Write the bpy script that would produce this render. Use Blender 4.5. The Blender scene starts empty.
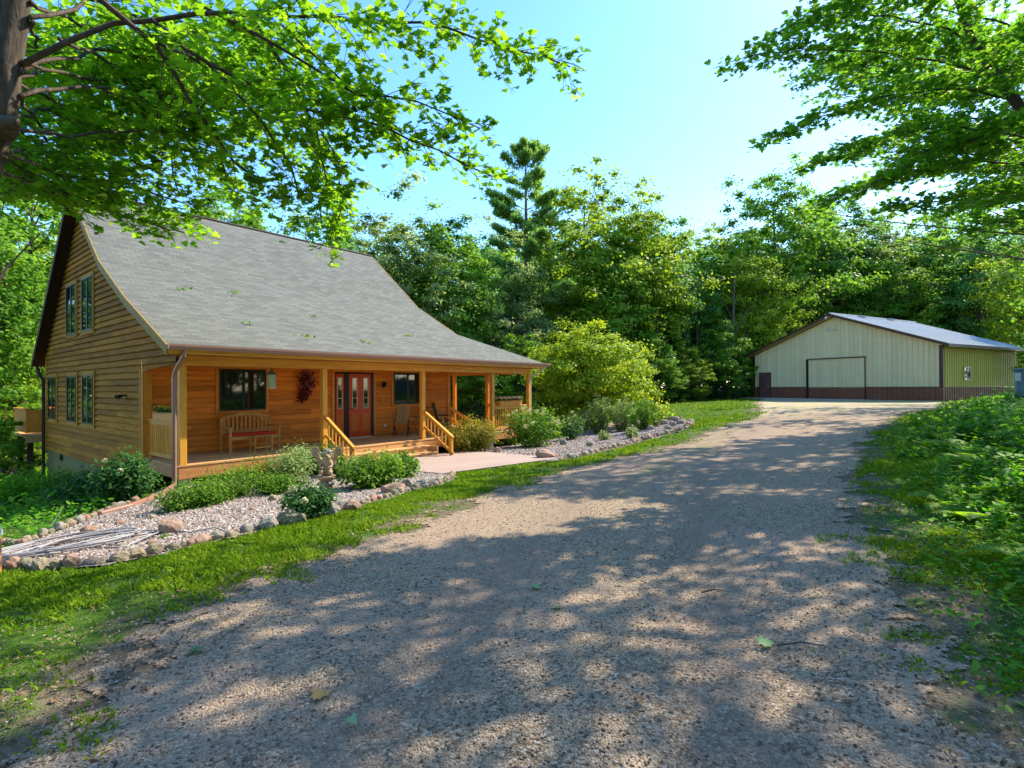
import bpy, math, random
import numpy as np
from mathutils import Vector, Matrix, Quaternion
random.seed(7); rng = np.random.default_rng(11)
PI = math.pi
sc = bpy.context.scene
col = sc.collection

# ---------------------------------------------------------------- camera
FPX = 525.0
cd = bpy.data.cameras.new('camera'); cam = bpy.data.objects.new('camera', cd); col.objects.link(cam)
cd.sensor_width = 36.0; cd.lens = 36.0*FPX/1024; cd.clip_start = 0.05; cd.clip_end = 2000
cam.matrix_world = Matrix.Rotation(math.radians(90+0.262), 4, 'X') @ Matrix.Rotation(math.radians(-0.32), 4, 'Z')
sc.camera = cam
# ---------------------------------------------------------------- sky and sun
AZ, EL = 57.0, 46.0
w = bpy.data.worlds.new('World'); sc.world = w; w.use_nodes = True
nt = w.node_tree; bg = nt.nodes['Background']
sky = nt.nodes.new('ShaderNodeTexSky'); sky.sky_type = 'NISHITA'; sky.sun_disc = False
sky.sun_elevation = math.radians(EL); sky.sun_rotation = math.radians(AZ)
sky.air_density = 1.0; sky.dust_density = 0.35; sky.ozone_density = 3.2
hs = nt.nodes.new('ShaderNodeHueSaturation'); hs.inputs['Saturation'].default_value = 1.22; hs.inputs['Hue'].default_value = 0.502
nt.links.new(sky.outputs[0], hs.inputs['Color']); nt.links.new(hs.outputs[0], bg.inputs[0]); bg.inputs[1].default_value = 0.15
sd_ = bpy.data.lights.new('sun', 'SUN'); so = bpy.data.objects.new('sun', sd_); col.objects.link(so)
sd_.energy = 3.0; sd_.angle = math.radians(0.5); sd_.color = (1.0, 0.90, 0.70)
sv = Vector((math.sin(math.radians(AZ))*math.cos(math.radians(EL)), math.cos(math.radians(AZ))*math.cos(math.radians(EL)), math.sin(math.radians(EL))))
so.rotation_euler = sv.to_track_quat('Z', 'Y').to_euler(); so.location = sv*60
vs = sc.view_settings; vs.view_transform = 'Standard'; vs.look = 'None'; vs.gamma = 1.0; vs.use_curve_mapping = False
vs.exposure = 1.66
sc.render.engine = 'CYCLES'
sc.cycles.max_bounces = 8; sc.cycles.diffuse_bounces = 4; sc.cycles.transparent_max_bounces = 12
sc.cycles.use_denoising = True

# ---------------------------------------------------------------- helpers
def ray(px, py): return (px-512)/FPX, -(py-386.4+.00558*(px-512))/FPX
def at(px, py, Y):
    a, b = ray(px, py); return Vector((a*Y, Y, b*Y))
def tag(o, label=None, cat=None, group=None, kind=None):
    if label: o['label'] = label
    if cat: o['category'] = cat
    if group: o['group'] = group
    if kind: o['kind'] = kind
    return o
def empty(name, loc=(0,0,0), rz=0, label=None, cat=None, group=None):
    o = bpy.data.objects.new(name, None); col.objects.link(o); o.empty_display_size = .2
    o.location = loc; o.rotation_euler = (0,0,rz); return tag(o, label, cat, group)
def copy_tree(o, parent=None):
    c = o.copy(); col.objects.link(c); c.parent = parent
    for ch in o.children: copy_tree(ch, c)
    return c
class MB:
    def __init__(s): s.v=[]; s.f=[]; s.m=[]; s.uv=[]; s.r=[]
    def face(s, pts, m=0, uv=None, r=None):
        n=len(s.v); s.v += [tuple(p) for p in pts]; s.f.append(tuple(range(n, n+len(pts)))); s.m.append(m)
        s.uv.append(uv); s.r.append(random.random() if r is None else r)
    def box(s, x0,x1,y0,y1,z0,z1, m=0, M=None, r=None):
        r = random.random() if r is None else r
        c=[Vector(p) for p in ((x0,y0,z0),(x1,y0,z0),(x1,y1,z0),(x0,y1,z0),(x0,y0,z1),(x1,y0,z1),(x1,y1,z1),(x0,y1,z1))]
        if M is not None: c=[M@p for p in c]
        n=len(s.v); s.v += [tuple(p) for p in c]
        for q in ((0,3,2,1),(4,5,6,7),(0,1,5,4),(1,2,6,5),(2,3,7,6),(3,0,4,7)):
            s.f.append(tuple(n+i for i in q)); s.m.append(m); s.uv.append(None); s.r.append(r)
    def bar(s, a, b, w, h, m=0, up=(0,0,1)):
        a=Vector(a); b=Vector(b); d=b-a; L=d.length; d.normalize()
        x=d.cross(Vector(up)); 
        if x.length<1e-4: x=Vector((1,0,0))
        x.normalize(); y=x.cross(d)
        M=Matrix(((d.x,x.x,y.x,a.x),(d.y,x.y,y.y,a.y),(d.z,x.z,y.z,a.z),(0,0,0,1)))
        s.box(0,L,-w/2,w/2,-h/2,h/2,m,M)
    def tube(s, pts, rad, seg=8, m=0, cap=True):
        pts=[Vector(p) for p in pts]
        if not hasattr(rad,'__len__'): rad=[rad]*len(pts)
        n0=len(s.v); r=random.random(); prev=None
        for i,p in enumerate(pts):
            d=(pts[min(i+1,len(pts)-1)]-pts[max(i-1,0)])
            if d.length<1e-9: d=Vector((0,0,1))
            d.normalize()
            if prev is None:
                x=d.orthogonal().normalized()
            else:
                x=prev-d*prev.dot(d); x=x.normalized() if x.length>1e-6 else d.orthogonal().normalized()
            prev=x; y=d.cross(x)
            for k in range(seg):
                a=2*PI*k/seg; s.v.append(tuple(p+(x*math.cos(a)+y*math.sin(a))*rad[i]))
        for i in range(len(pts)-1):
            for k in range(seg):
                a=n0+i*seg+k; b=n0+i*seg+(k+1)%seg
                s.f.append((a,b,b+seg,a+seg)); s.m.append(m); s.uv.append(None); s.r.append(r)
        if cap:
            s.f.append(tuple(n0+seg-1-k for k in range(seg))); s.m.append(m); s.uv.append(None); s.r.append(r)
            e=n0+(len(pts)-1)*seg; s.f.append(tuple(e+k for k in range(seg))); s.m.append(m); s.uv.append(None); s.r.append(r)
    def lathe(s, prof, seg=16, c=(0,0,0), m=0):
        s.tube([(c[0],c[1],c[2]+z) for r_,z in prof],[max(r_,1e-4) for r_,z in prof],seg,m)
    def build(s, name, mats, parent=None, smooth=False, bevel=0):
        me=bpy.data.meshes.new(name); me.from_pydata(s.v,[],s.f)
        if not isinstance(mats,(list,tuple)): mats=[mats]
        for m in mats: me.materials.append(m)
        me.polygons.foreach_set('material_index', s.m)
        if smooth: me.polygons.foreach_set('use_smooth',[True]*len(s.f))
        a=me.attributes.new('rnd','FLOAT','FACE'); a.data.foreach_set('value', s.r)
        if any(u is not None for u in s.uv):
            ul=me.uv_layers.new(name='UVMap'); d=[]
            for f,u in zip(s.f,s.uv):
                d += [c for p in (u if u is not None else [(0,0)]*len(f)) for c in p]
            ul.data.foreach_set('uv', d)
        me.update()
        o=bpy.data.objects.new(name, me); col.objects.link(o); o.parent=parent
        if bevel:
            b=o.modifiers.new('b','BEVEL'); b.width=bevel; b.segments=1; b.limit_method='ANGLE'; b.angle_limit=math.radians(40)
        return o
def poly_mesh(name, V, mat, parent=None, rnd=None, smooth=False):
    """V: (n,k,3) array, n separate polygons of k corners"""
    n,k,_=V.shape
    me=bpy.data.meshes.new(name); me.vertices.add(n*k); me.vertices.foreach_set('co', V.astype(np.float32).ravel())
    me.loops.add(n*k); me.loops.foreach_set('vertex_index', np.arange(n*k,dtype=np.int32))
    me.polygons.add(n); me.polygons.foreach_set('loop_start', np.arange(0,n*k,k,dtype=np.int32))
    me.polygons.foreach_set('loop_total', np.full(n,k,dtype=np.int32))
    a=me.attributes.new('rnd','FLOAT','FACE'); a.data.foreach_set('value', (rng.random(n) if rnd is None else rnd).astype(np.float32))
    me.materials.append(mat); me.update(calc_edges=True); me.validate()
    o=bpy.data.objects.new(name, me); col.objects.link(o); o.parent=parent
    return o
def unit(a): return a/np.maximum(np.linalg.norm(a,axis=-1,keepdims=True),1e-9)
def leaf_verts(C, N, size, tmpl, T=None, fold=0.0):
    """leaves at C with normal N; tmpl (k,2): x along the leaf, y across"""
    n=len(C); N=unit(N)
    if T is None: T=rng.normal(size=(n,3))
    T=unit(T-N*(T*N).sum(1,keepdims=True)); B=np.cross(N,T)
    size=np.broadcast_to(np.asarray(size,float),(n,))[:,None,None]
    t=np.asarray(tmpl,float)
    V=C[:,None,:]+size*(t[None,:,0:1]*T[:,None,:]+t[None,:,1:2]*B[:,None,:])
    if fold: V=V+size*(np.abs(t[None,:,1:2])*fold)*N[:,None,:]
    return V
QUAD=[(-.5,0),(0,-.36),(.5,0),(0,.36)]
OVAL=[(0,0),(.3,-.22),(.7,-.2),(1,0),(.7,.2),(.3,.22)]
MAPLE=[(0,.03),(.10,.12),(.02,.42),(.28,.30),(.36,.50),(.58,.20),(.70,.26),(1.0,0),(.70,-.26),(.58,-.20),(.36,-.50),(.28,-.30),(.02,-.42),(.10,-.12),(0,-.03)]
BLADE=[(0,-.5),(0,.5),(1,0)]

# ---------------------------------------------------------------- materials
class NT:
    def __init__(s, name):
        s.m=bpy.data.materials.new(name); s.m.use_nodes=True; s.t=s.m.node_tree; s.t.nodes.clear()
        s.out=s.t.nodes.new('ShaderNodeOutputMaterial')
    def n(s, typ, **k):
        nd=s.t.nodes.new('ShaderNode'+typ)
        for a,b in k.items():
            if hasattr(nd,a) and not a.startswith('i_'): setattr(nd,a,b)
        return nd
    def L(s,a,b): s.t.links.new(a,b)
    def val(s, sock, v):
        if hasattr(v,'is_output') or isinstance(v,bpy.types.NodeSocket): s.L(v,sock)
        else:
            if sock.type=='RGBA' and len(v)==3: v=(*v,1)
            sock.default_value=v
    def coord(s, kind='Object'):
        return s.n('TexCoord').outputs[kind]
    def mapping(s, vec, scale=(1,1,1), rot=(0,0,0)):
        m=s.n('Mapping'); s.L(vec,m.inputs[0]); m.inputs['Scale'].default_value=scale; m.inputs['Rotation'].default_value=rot; return m.outputs[0]
    def noise(s, vec, scale, detail=3, rough=.55, dist=0):
        n=s.n('TexNoise'); s.L(vec,n.inputs['Vector']); n.inputs['Scale'].default_value=scale; n.inputs['Detail'].default_value=detail
        n.inputs['Roughness'].default_value=rough; n.inputs['Distortion'].default_value=dist; return n.outputs['Fac']
    def ramp(s, fac, stops):
        r=s.n('ValToRGB'); s.L(fac,r.inputs[0]); e=r.color_ramp.elements
        while len(e)>1: e.remove(e[0])
        for i,(p,c) in enumerate(stops):
            el=e[0] if i==0 else e.new(p)
            el.position=p; el.color=(*c,1) if len(c)==3 else c
        return r.outputs[0]
    def mix(s, fac, a, b, mode='MIX'):
        m=s.n('MixRGB'); m.blend_type=mode; s.val(m.inputs[0],fac); s.val(m.inputs[1],a); s.val(m.inputs[2],b); return m.outputs[0]
    def math(s, op, a, b=0.0, clamp=False):
        m=s.n('Math'); m.operation=op; m.use_clamp=clamp; s.val(m.inputs[0],a); s.val(m.inputs[1],b); return m.outputs[0]
    def attr(s, name='rnd'):
        a=s.n('Attribute'); a.attribute_name=name; return a.outputs['Fac']
    def bump(s, h, dist=.01, strength=1.0):
        b=s.n('Bump'); s.L(h,b.inputs['Height']); b.inputs['Distance'].default_value=dist; b.inputs['Strength'].default_value=strength; return b.outputs[0]
    def bsdf(s, colr, rough=.8, bump=None, spec=.3, metal=0):
        p=s.n('BsdfPrincipled'); s.val(p.inputs['Base Color'],colr); s.val(p.inputs['Roughness'],rough)
        p.inputs['Specular IOR Level'].default_value=spec; p.inputs['Metallic'].default_value=metal
        if bump is not None: s.L(bump,p.inputs['Normal'])
        return p
    def done(s, sh): s.L(sh, s.out.inputs[0]); return s.m
def simple(name, c1, c2=None, scale=6, rough=.7, spec=.3, metal=0, bump=0, stretch=(1,1,1)):
    t=NT(name); v=t.mapping(t.coord(),stretch); c2=c2 or tuple(x*.72 for x in c1)
    f=t.noise(v,scale,5); c=t.ramp(f,[(.3,c2),(.7,c1)])
    b=t.bump(t.noise(v,scale*5,4),bump) if bump else None
    p=t.bsdf(c,rough,b,spec,metal); return t.done(p.outputs[0])
def wood(name, light, dark, axis=0, rough=.6, grain=1.0, rnd=.35):
    """boards: grain stretched along an axis, each board its own tone, knots"""
    t=NT(name); sc_=[9,9,9]; sc_[axis]=.7
    v=t.coord(); vm=t.mapping(v,tuple(sc_)); r=t.attr()
    addv=t.n('VectorMath'); addv.operation='ADD'; t.L(vm,addv.inputs[0])
    cmb=t.n('CombineXYZ'); t.L(t.math('MULTIPLY',r,37.0),cmb.inputs[0]); t.L(t.math('MULTIPLY',r,19.0),cmb.inputs[2]); t.L(cmb.outputs[0],addv.inputs[1])
    g=t.noise(addv.outputs[0],2.2,6,.6,.6)
    c=t.ramp(g,[(.25,dark),(.55,light),(.8,tuple(min(1,x*1.15) for x in light))])
    tone=t.math('ADD',t.math('MULTIPLY',r,rnd),1-rnd/2)
    c=t.mix(1.0,c,t.n('CombineColor').outputs[0],'MIX') if False else c
    cc=t.n('CombineXYZ'); [t.L(tone,cc.inputs[i]) for i in range(3)]
    c=t.mix(1.0,c,cc.outputs[0],'MULTIPLY')
    st=t.noise(t.mapping(v,(1.2,1.2,1.2)),1.0,3); c=t.mix(t.math('MULTIPLY',st,.35),c,tuple(x*.6 for x in dark))
    kn=t.n('TexVoronoi'); t.L(addv.outputs[0],kn.inputs['Vector']); kn.inputs['Scale'].default_value=.55
    kf=t.ramp(kn.outputs['Distance'],[(.04,(1,1,1)),(.10,(0,0,0))]); c=t.mix(t.math('MULTIPLY',kf,.7),c,tuple(x*.35 for x in dark))
    p=t.bsdf(c,rough,t.bump(g,.002*grain),.35); return t.done(p.outputs[0])
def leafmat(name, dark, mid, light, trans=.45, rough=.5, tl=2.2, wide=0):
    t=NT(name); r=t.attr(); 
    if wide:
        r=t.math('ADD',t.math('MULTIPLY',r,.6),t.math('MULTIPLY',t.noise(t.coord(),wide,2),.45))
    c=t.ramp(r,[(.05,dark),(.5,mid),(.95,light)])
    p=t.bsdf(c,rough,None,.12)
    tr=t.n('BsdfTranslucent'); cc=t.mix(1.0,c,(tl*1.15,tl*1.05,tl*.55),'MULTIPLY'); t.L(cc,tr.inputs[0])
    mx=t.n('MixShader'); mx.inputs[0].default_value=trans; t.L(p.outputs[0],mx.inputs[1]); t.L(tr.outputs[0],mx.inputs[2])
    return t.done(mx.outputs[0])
def barkmat(name, c1, c2):
    t=NT(name); v=t.mapping(t.coord(),(6,6,1.3)); f=t.noise(v,3,6,.65,.4); c=t.ramp(f,[(.3,c2),(.7,c1)])
    p=t.bsdf(c,.9,t.bump(f,.03),.2); return t.done(p.outputs[0])

M={}
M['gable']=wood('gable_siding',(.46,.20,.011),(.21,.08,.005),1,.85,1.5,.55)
M['wall']=wood('porch_wall_siding',(.84,.27,.024),(.48,.11,.012),0,.6,1.5,.5)
M['wally']=wood('side_wall_siding',(.80,.25,.024),(.48,.11,.012),1,.5,1,.35)
M['trim']=wood('orange_trim',(.78,.30,.035),(.55,.18,.02),2,.5,1,.2)
M['beam']=wood('beam_wood',(.80,.38,.04),(.55,.22,.022),0,.5,1,.15)
M['post']=wood('post_wood',(.80,.38,.05),(.58,.23,.03),2,.45,1,.25)
M['deck']=wood('deck_boards',(.66,.38,.16),(.45,.24,.09),0,.6,1,.25)
M['rim']=wood('rim_board',(.60,.26,.10),(.40,.15,.05),0,.55,1,.2)
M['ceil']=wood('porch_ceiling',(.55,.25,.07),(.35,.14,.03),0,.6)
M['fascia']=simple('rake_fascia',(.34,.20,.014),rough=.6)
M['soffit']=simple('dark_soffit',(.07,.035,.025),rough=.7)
M['gutter']=simple('brown_gutter',(.42,.24,.20),(.36,.20,.17),3,rough=.35,spec=.5)
M['downpipe']=simple('downspout_metal',(.33,.17,.13),(.28,.14,.11),3,rough=.35,spec=.5)
M['frame']=simple('dark_green_frame',(.02,.035,.02),rough=.4)
M['wtrim']=wood('window_trim_wood',(.50,.24,.016),(.30,.13,.009),2,.75)
M['otrim']=wood('orange_window_trim',(.80,.28,.03),(.58,.18,.02),0,.5)
M['red']=wood('red_door_paint',(.66,.075,.010),(.48,.045,.008),2,.35,.5,.1)
M['redpanel']=wood('red_door_panel',(.66,.17,.014),(.50,.10,.010),2,.35,.5,.1)
M['cream']=simple('cream_trim',(.72,.66,.50),rough=.5)
M['black']=simple('black_metal',(.02,.02,.02),rough=.4)
M['white']=simple('white_plastic',(.78,.77,.74),rough=.4)
def glass():
    t=NT('window_glass'); p=t.bsdf((.012,.016,.018),.03,None,.9); return t.done(p.outputs[0])  # near-black colour paints the unlit room behind an opaque pane
M['glass']=glass()
def shingle():
    t=NT('shingles'); uv=t.coord('UV'); b=t.n('TexBrick'); t.L(uv,b.inputs['Vector'])
    b.inputs['Scale'].default_value=1; b.inputs['Brick Width'].default_value=.31; b.inputs['Row Height'].default_value=.14
    b.inputs['Mortar Size'].default_value=.013; b.inputs['Mortar Smooth'].default_value=.4; b.inputs['Bias'].default_value=0
    b.inputs['Color1'].default_value=(.075,.073,.062,1); b.inputs['Color2'].default_value=(.18,.175,.146,1); b.inputs['Mortar'].default_value=(.11,.11,.10,1)  # mortar tone paints a shadow line beneath each shingle course
    n1=t.noise(uv,140,2); n2=t.noise(uv,.8,4)
    c=t.mix(t.math('MULTIPLY',n1,.5),b.outputs['Color'],(.20,.19,.158)); c=t.mix(t.math('MULTIPLY',n2,.45),c,(.20,.22,.19))
    hgt=t.math('SUBTRACT',t.math('MULTIPLY',n1,.3),b.outputs['Fac'])
    p=t.bsdf(c,.9,t.bump(hgt,.02),.2); return t.done(p.outputs[0])
M['shingle']=shingle()
def block():
    t=NT('foundation_block'); v=t.coord(); b=t.n('TexBrick'); t.L(t.mapping(v,(1,1,1),(PI/2,0,PI/2)),b.inputs['Vector']); b.inputs['Scale'].default_value=1
    b.inputs['Brick Width'].default_value=.42; b.inputs['Row Height'].default_value=.21; b.inputs['Mortar Size'].default_value=.012
    b.inputs['Color1'].default_value=(.13,.12,.05,1); b.inputs['Color2'].default_value=(.17,.15,.06,1); b.inputs['Mortar'].default_value=(.24,.22,.10,1)
    c=t.mix(t.math('MULTIPLY',t.noise(v,3,4),.5),b.outputs['Color'],(.07,.10,.03))
    p=t.bsdf(c,.9,t.bump(b.outputs['Fac'],.01,-1),.2); return t.done(p.outputs[0])
M['block']=block()
def ribmat(name,c1,c2,axis=0,rough=.45,spec=.5):
    t=NT(name); v=t.coord(); n=t.noise(t.mapping(v,(.6,.6,3)),1.5,4); c=t.ramp(n,[(.3,c2),(.7,c1)])
    c=t.mix(t.math('MULTIPLY',t.attr(),.25),c,tuple(x*.6 for x in c2)); p=t.bsdf(c,rough,None,spec); return t.done(p.outputs[0])
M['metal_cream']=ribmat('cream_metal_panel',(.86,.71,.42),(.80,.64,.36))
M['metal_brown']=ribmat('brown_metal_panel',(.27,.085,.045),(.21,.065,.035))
M['metal_side_shade']=ribmat('shaded_side_panel',(.52,.42,.06),(.48,.38,.05))  # shade of the barn's side wall painted as a darker olive panel colour
M['metal_roof']=ribmat('pale_metal_roof',(.46,.49,.50),(.38,.41,.42),rough=.45,spec=.5)
M['brown_trim']=simple('brown_metal_trim',(.10,.045,.03),rough=.4)
M['brown_door']=simple('brown_door_paint',(.20,.085,.07),rough=.5)
M['tan_trim']=simple('tan_soffit',(.50,.36,.18),rough=.5)
M['blue_metal']=ribmat('blue_grey_metal',(.16,.28,.33),(.12,.22,.27))
def concrete(name,c1,c2,c3):
    t=NT(name); v=t.coord('Object'); n=t.noise(v,1.2,6,.65); n2=t.noise(v,30,4); c=t.ramp(n,[(.3,c2),(.65,c1)]); c=t.mix(t.math('MULTIPLY',n2,.35),c,c3)
    p=t.bsdf(c,.85,t.bump(n2,.004),.25); return t.done(p.outputs[0])
M['concrete']=concrete('concrete_slab',(.62,.56,.50),(.50,.45,.41),(.38,.34,.31))
M['patio']=concrete('patio_concrete',(.44,.32,.26),(.36,.26,.215),(.27,.20,.17))
def rockmat(name,a,b,moss=0):
    t=NT(name); v=t.coord(); oi=t.n('ObjectInfo'); add=t.n('VectorMath'); add.operation='ADD'; t.L(v,add.inputs[0]); t.L(oi.outputs['Location'],add.inputs[1]); v=add.outputs[0]
    n=t.noise(v,5,6,.7); c=t.ramp(n,[(.3,b),(.68,a)])
    c=t.mix(t.math('MULTIPLY',oi.outputs['Random'],.35),c,(.35,.30,.26))
    if moss:
        f=t.ramp(t.noise(v,3.5,4),[(.45,(0,0,0)),(.6,(1,1,1))]); c=t.mix(t.math('MULTIPLY',f,moss),c,(.10,.13,.04))
    p=t.bsdf(c,.85,t.bump(t.noise(v,18,6),.012),.25); return t.done(p.outputs[0])
M['rock_pink']=rockmat('pink_rock',(.50,.31,.22),(.30,.17,.12))
M['rock_grey']=rockmat('grey_rock',(.42,.38,.33),(.20,.18,.16))
M['rock_tan']=rockmat('tan_rock',(.50,.37,.24),(.30,.23,.15),.3)
M['rock_moss']=rockmat('mossy_rock',(.36,.30,.22),(.18,.15,.11),.85)
M['bark']=barkmat('bark',(.16,.12,.09),(.05,.038,.03))
M['bark_grey']=barkmat('grey_bark',(.17,.13,.10),(.035,.028,.02))
M['leafA']=leafmat('leaf_mid_green',(.055,.13,.016),(.11,.24,.025),(.22,.36,.045),wide=.15)
M['leafB']=leafmat('leaf_yellow_green',(.08,.15,.012),(.16,.26,.020),(.28,.36,.03),wide=.15)
M['leafC']=leafmat('leaf_blue_green',(.04,.12,.03),(.085,.215,.05),(.17,.32,.09),wide=.15)
M['leafD']=leafmat('leaf_silver_green',(.09,.15,.055),(.16,.25,.09),(.32,.38,.19),wide=.15)
M['needle']=leafmat('pine_needles',(.09,.19,.06),(.16,.29,.09),(.26,.40,.10),.5)
M['maple']=leafmat('maple_leaf',(.06,.17,.010),(.12,.27,.014),(.22,.37,.025),.62,.5,1.9)
M['maple_r']=leafmat('maple_leaf_right',(.05,.15,.016),(.09,.24,.020),(.20,.34,.025),.55,.5,2.0)
M['locust']=leafmat('locust_leaf',(.20,.30,.018),(.30,.42,.028),(.44,.52,.04),.45,.5,1.5)
M['shrub']=leafmat('shrub_leaf',(.045,.12,.012),(.09,.20,.018),(.17,.28,.025),.35)
M['shrub_red']=leafmat('shrub_rusty_leaf',(.10,.13,.015),(.18,.20,.025),(.36,.17,.035),.35)
M['shrub_dark']=leafmat('shrub_dark_leaf',(.020,.075,.022),(.04,.12,.03),(.09,.19,.04),.3)
M['sage']=leafmat('sage_leaf',(.11,.18,.06),(.19,.28,.10),(.32,.40,.17),.3)
M['fern']=leafmat('fern_leaf',(.08,.20,.010),(.14,.30,.014),(.28,.42,.020),.5)
M['weed']=leafmat('weed_leaf',(.04,.16,.014),(.08,.25,.018),(.20,.36,.025),.45)
M['grass']=leafmat('grass_blade',(.06,.15,.008),(.14,.26,.012),(.30,.38,.025),.35,.55,1.5,wide=.5)
M['bloom']=leafmat('cream_bloom',(.50,.52,.30),(.66,.64,.42),(.80,.76,.55),.25,.7,1.1)
M['petal']=leafmat('pink_yellow_petal',(.75,.45,.08),(.80,.55,.40),(.85,.75,.65),.25,.7,1.1)
M['stem']=simple('green_stem',(.09,.15,.03),rough=.7)
M['flower_yellow']=leafmat('yellow_petal',(.6,.4,.03),(.75,.55,.04),(.8,.7,.3),.3,.6,1.1)
# ---------------------------------------------------------------- terrain
CP=np.array([(0,0,-1.62),(0,3,-1.62),(0,8,-1.65),(3,12,-1.6),(6,20,-1.47),(10,25,-1.3),(20,30,-1.12),(26.5,32.3,-1.03),(20.3,43.7,-1.08),(40,40,-1.0),(12,40,-1.35),
 (30,15,-.8),(10,8,-1.12),(9,5,-1.2),(5,4,-1.52),(14,14,-.95),(20,20,-.95),(-3,3,-1.68),(-6,4,-1.9),(-5.4,5.6,-1.93),(-3.8,9,-1.96),(-7.3,11,-2.16),(-1.7,12,-2.06),(1.2,13.9,-1.98),(-4,13.5,-2.1),(-1,16.3,-2.1),(2.5,19,-2.1),
 (6,22,-1.9),(8,24,-1.75),(7.7,22.6,-1.78),(-9,12.3,-2.5),(-12,15,-2.95),(-17.3,19.5,-3.6),(-12,10,-3.1),(-8.5,7,-2.45),(-20,10,-4.6),(-10,30,-3),(5,35,-1.8),(0,60,-2),(30,70,-.8),(-40,40,-6),(60,50,-.5),(0,-10,-1.5),(-15,-5,-2.5),(15,-8,-1.0),(7,14,-1.42),(4.5,8,-1.55),(4,5.8,-1.52)],float)
def _k(r2): return np.where(r2>1e-9, r2*np.log(np.maximum(r2,1e-9))*.5, 0)
_n=len(CP); _A=np.zeros((_n+3,_n+3)); _d2=((CP[:,None,:2]-CP[None,:,:2])**2).sum(-1)
_A[:_n,:_n]=_k(_d2)+np.eye(_n)*2.0; _A[:_n,_n:]=np.c_[np.ones(_n),CP[:,:2]]; _A[_n:,:_n]=_A[:_n,_n:].T
_w=np.linalg.solve(_A,np.r_[CP[:,2],0,0,0])
def H(x,y):
    x=np.asarray(x,float); y=np.asarray(y,float); sh=x.shape; p=np.stack([x.ravel(),y.ravel()],1)
    out=np.empty(len(p))
    for i in range(0,len(p),20000):
        q=p[i:i+20000]; r=((q[:,None,:]-CP[None,:,:2])**2).sum(-1); out[i:i+20000]=_k(r)@_w[:_n]+_w[_n]+q@_w[_n+1:]
    r=np.hypot(p[:,0]-5,p[:,1]-25); f=np.clip((r-35)/40,0,1); f=f*f*(3-2*f)
    out=out*(1-f)+np.where(p[:,0]<-10,-4.,-1.6)*f
    return out.reshape(sh)
def h1(x,y): return float(H(np.array([x]),np.array([y]))[0])
def G(px,py,dz=0.0):
    """the point where the ground stands at this bearing"""
    a,b=ray(px,py); Y=10.0
    lo,hi=1.2,90.0; ys=np.linspace(lo,hi,1500); hh=H(a*ys,ys)+dz; d=b*ys-hh
    idx=np.where((d[:-1]>0)&(d[1:]<=0))[0]
    if len(idx)==0: Y=60.0
    else:
        i=idx[0]; t=d[i]/(d[i]-d[i+1]); Y=ys[i]+t*(ys[i+1]-ys[i])
    return Vector((a*Y,Y,h1(a*Y,Y)+dz))
def wob(x,y,s=1.0):
    return (np.sin(x*1.7*s+1.3*np.sin(y*1.1*s))+np.sin(y*2.3*s+1.7*np.sin(x*.9*s+2))+.6*np.sin((x+y)*4.1*s+1.1*np.sin(y*3.3*s))+.5*np.sin((x-y)*5.3*s+2.2))/3.1
def sdist(poly,x,y):
    """signed distance to a polygon, negative inside"""
    P=np.array([(p[0],p[1]) for p in poly],float); x=np.asarray(x,float); y=np.asarray(y,float)
    d=np.full(x.shape,1e9); ins=np.zeros(x.shape,bool)
    for i in range(len(P)):
        a=P[i]; b=P[(i+1)%len(P)]; ab=b-a; t=np.clip(((x-a[0])*ab[0]+(y-a[1])*ab[1])/max(ab@ab,1e-9),0,1)
        d=np.minimum(d,np.hypot(x-a[0]-t*ab[0],y-a[1]-t*ab[1]))
        c=((a[1]>y)!=(b[1]>y)); xi=(b[0]-a[0])*(y-a[1])/((b[1]-a[1]) if abs(b[1]-a[1])>1e-9 else 1e-9)+a[0]
        ins^=c&(x<xi)
    return np.where(ins,-d,d)
# the house frame
E_=Vector((math.sin(math.radians(38.9)),math.cos(math.radians(38.9)),0)); G_=Vector((-E_.y,E_.x,0))
HP=Vector((-.635*11.36,11.36,-1.68))
HRZ=math.atan2(E_.y,E_.x)
def hw(u,v,z=0): return HP+E_*u+G_*v+Vector((0,0,z))
def huv(x,y): return (x-HP.x)*E_.x+(y-HP.y)*E_.y,(x-HP.x)*G_.x+(y-HP.y)*G_.y
# outlines on the ground
drive=[(-6.5,-6),G(20,760),G(60,716),G(130,655),G(215,608),G(300,570),G(400,536),G(480,500),G(560,474),G(640,454),G(700,438),G(735,424),G(762,414),(17.0,36),G(755,404),(21.5,44),(26.8,33.2),G(950,407),G(890,418),G(862,440),G(856,465),G(858,520),G(872,590),G(905,660),G(940,726),(3,0.5),(4,-6)]
bedL=[G(-60,585),G(0,571),G(45,571),G(100,567),G(170,553),G(250,533),G(330,514),G(400,496),G(448,482),G(452,477),G(425,470)]+[hw(4.4,-1.2),hw(3.5,-.1),hw(0,-.05),hw(-.25,.3)]+[G(150,499),G(100,516),G(60,533),G(20,548),G(-60,566)]
bedR=[G(500,456),G(556,463),G(600,453),G(650,440),G(684,430),G(692,424),G(680,418),G(640,421),G(610,423),hw(12.9,-.2),hw(7.2,-.1),hw(8.3,-1.2)]
walk=[hw(3.9,-.55),hw(8.1,-.55),hw(8.15,-1.6),hw(7.6,-4.4),hw(7.3,-4.95),hw(4.1,-3.9),hw(4.0,-2)]
barn_px=[(20.3,43.7),(26.5,32.3),(36.2,37.7),(30,49)]
def grid_axis(lo,hi,step,gmin,gmax,grow=1.09):
    a=list(np.arange(lo,hi+step/2,step)); s=step; x=a[-1]
    while x<gmax: s*=grow; x+=s; a.append(x)
    s=step; x=lo; 
    while x>gmin: s*=grow; x-=s; a.insert(0,x)
    return np.array(a)
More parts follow.
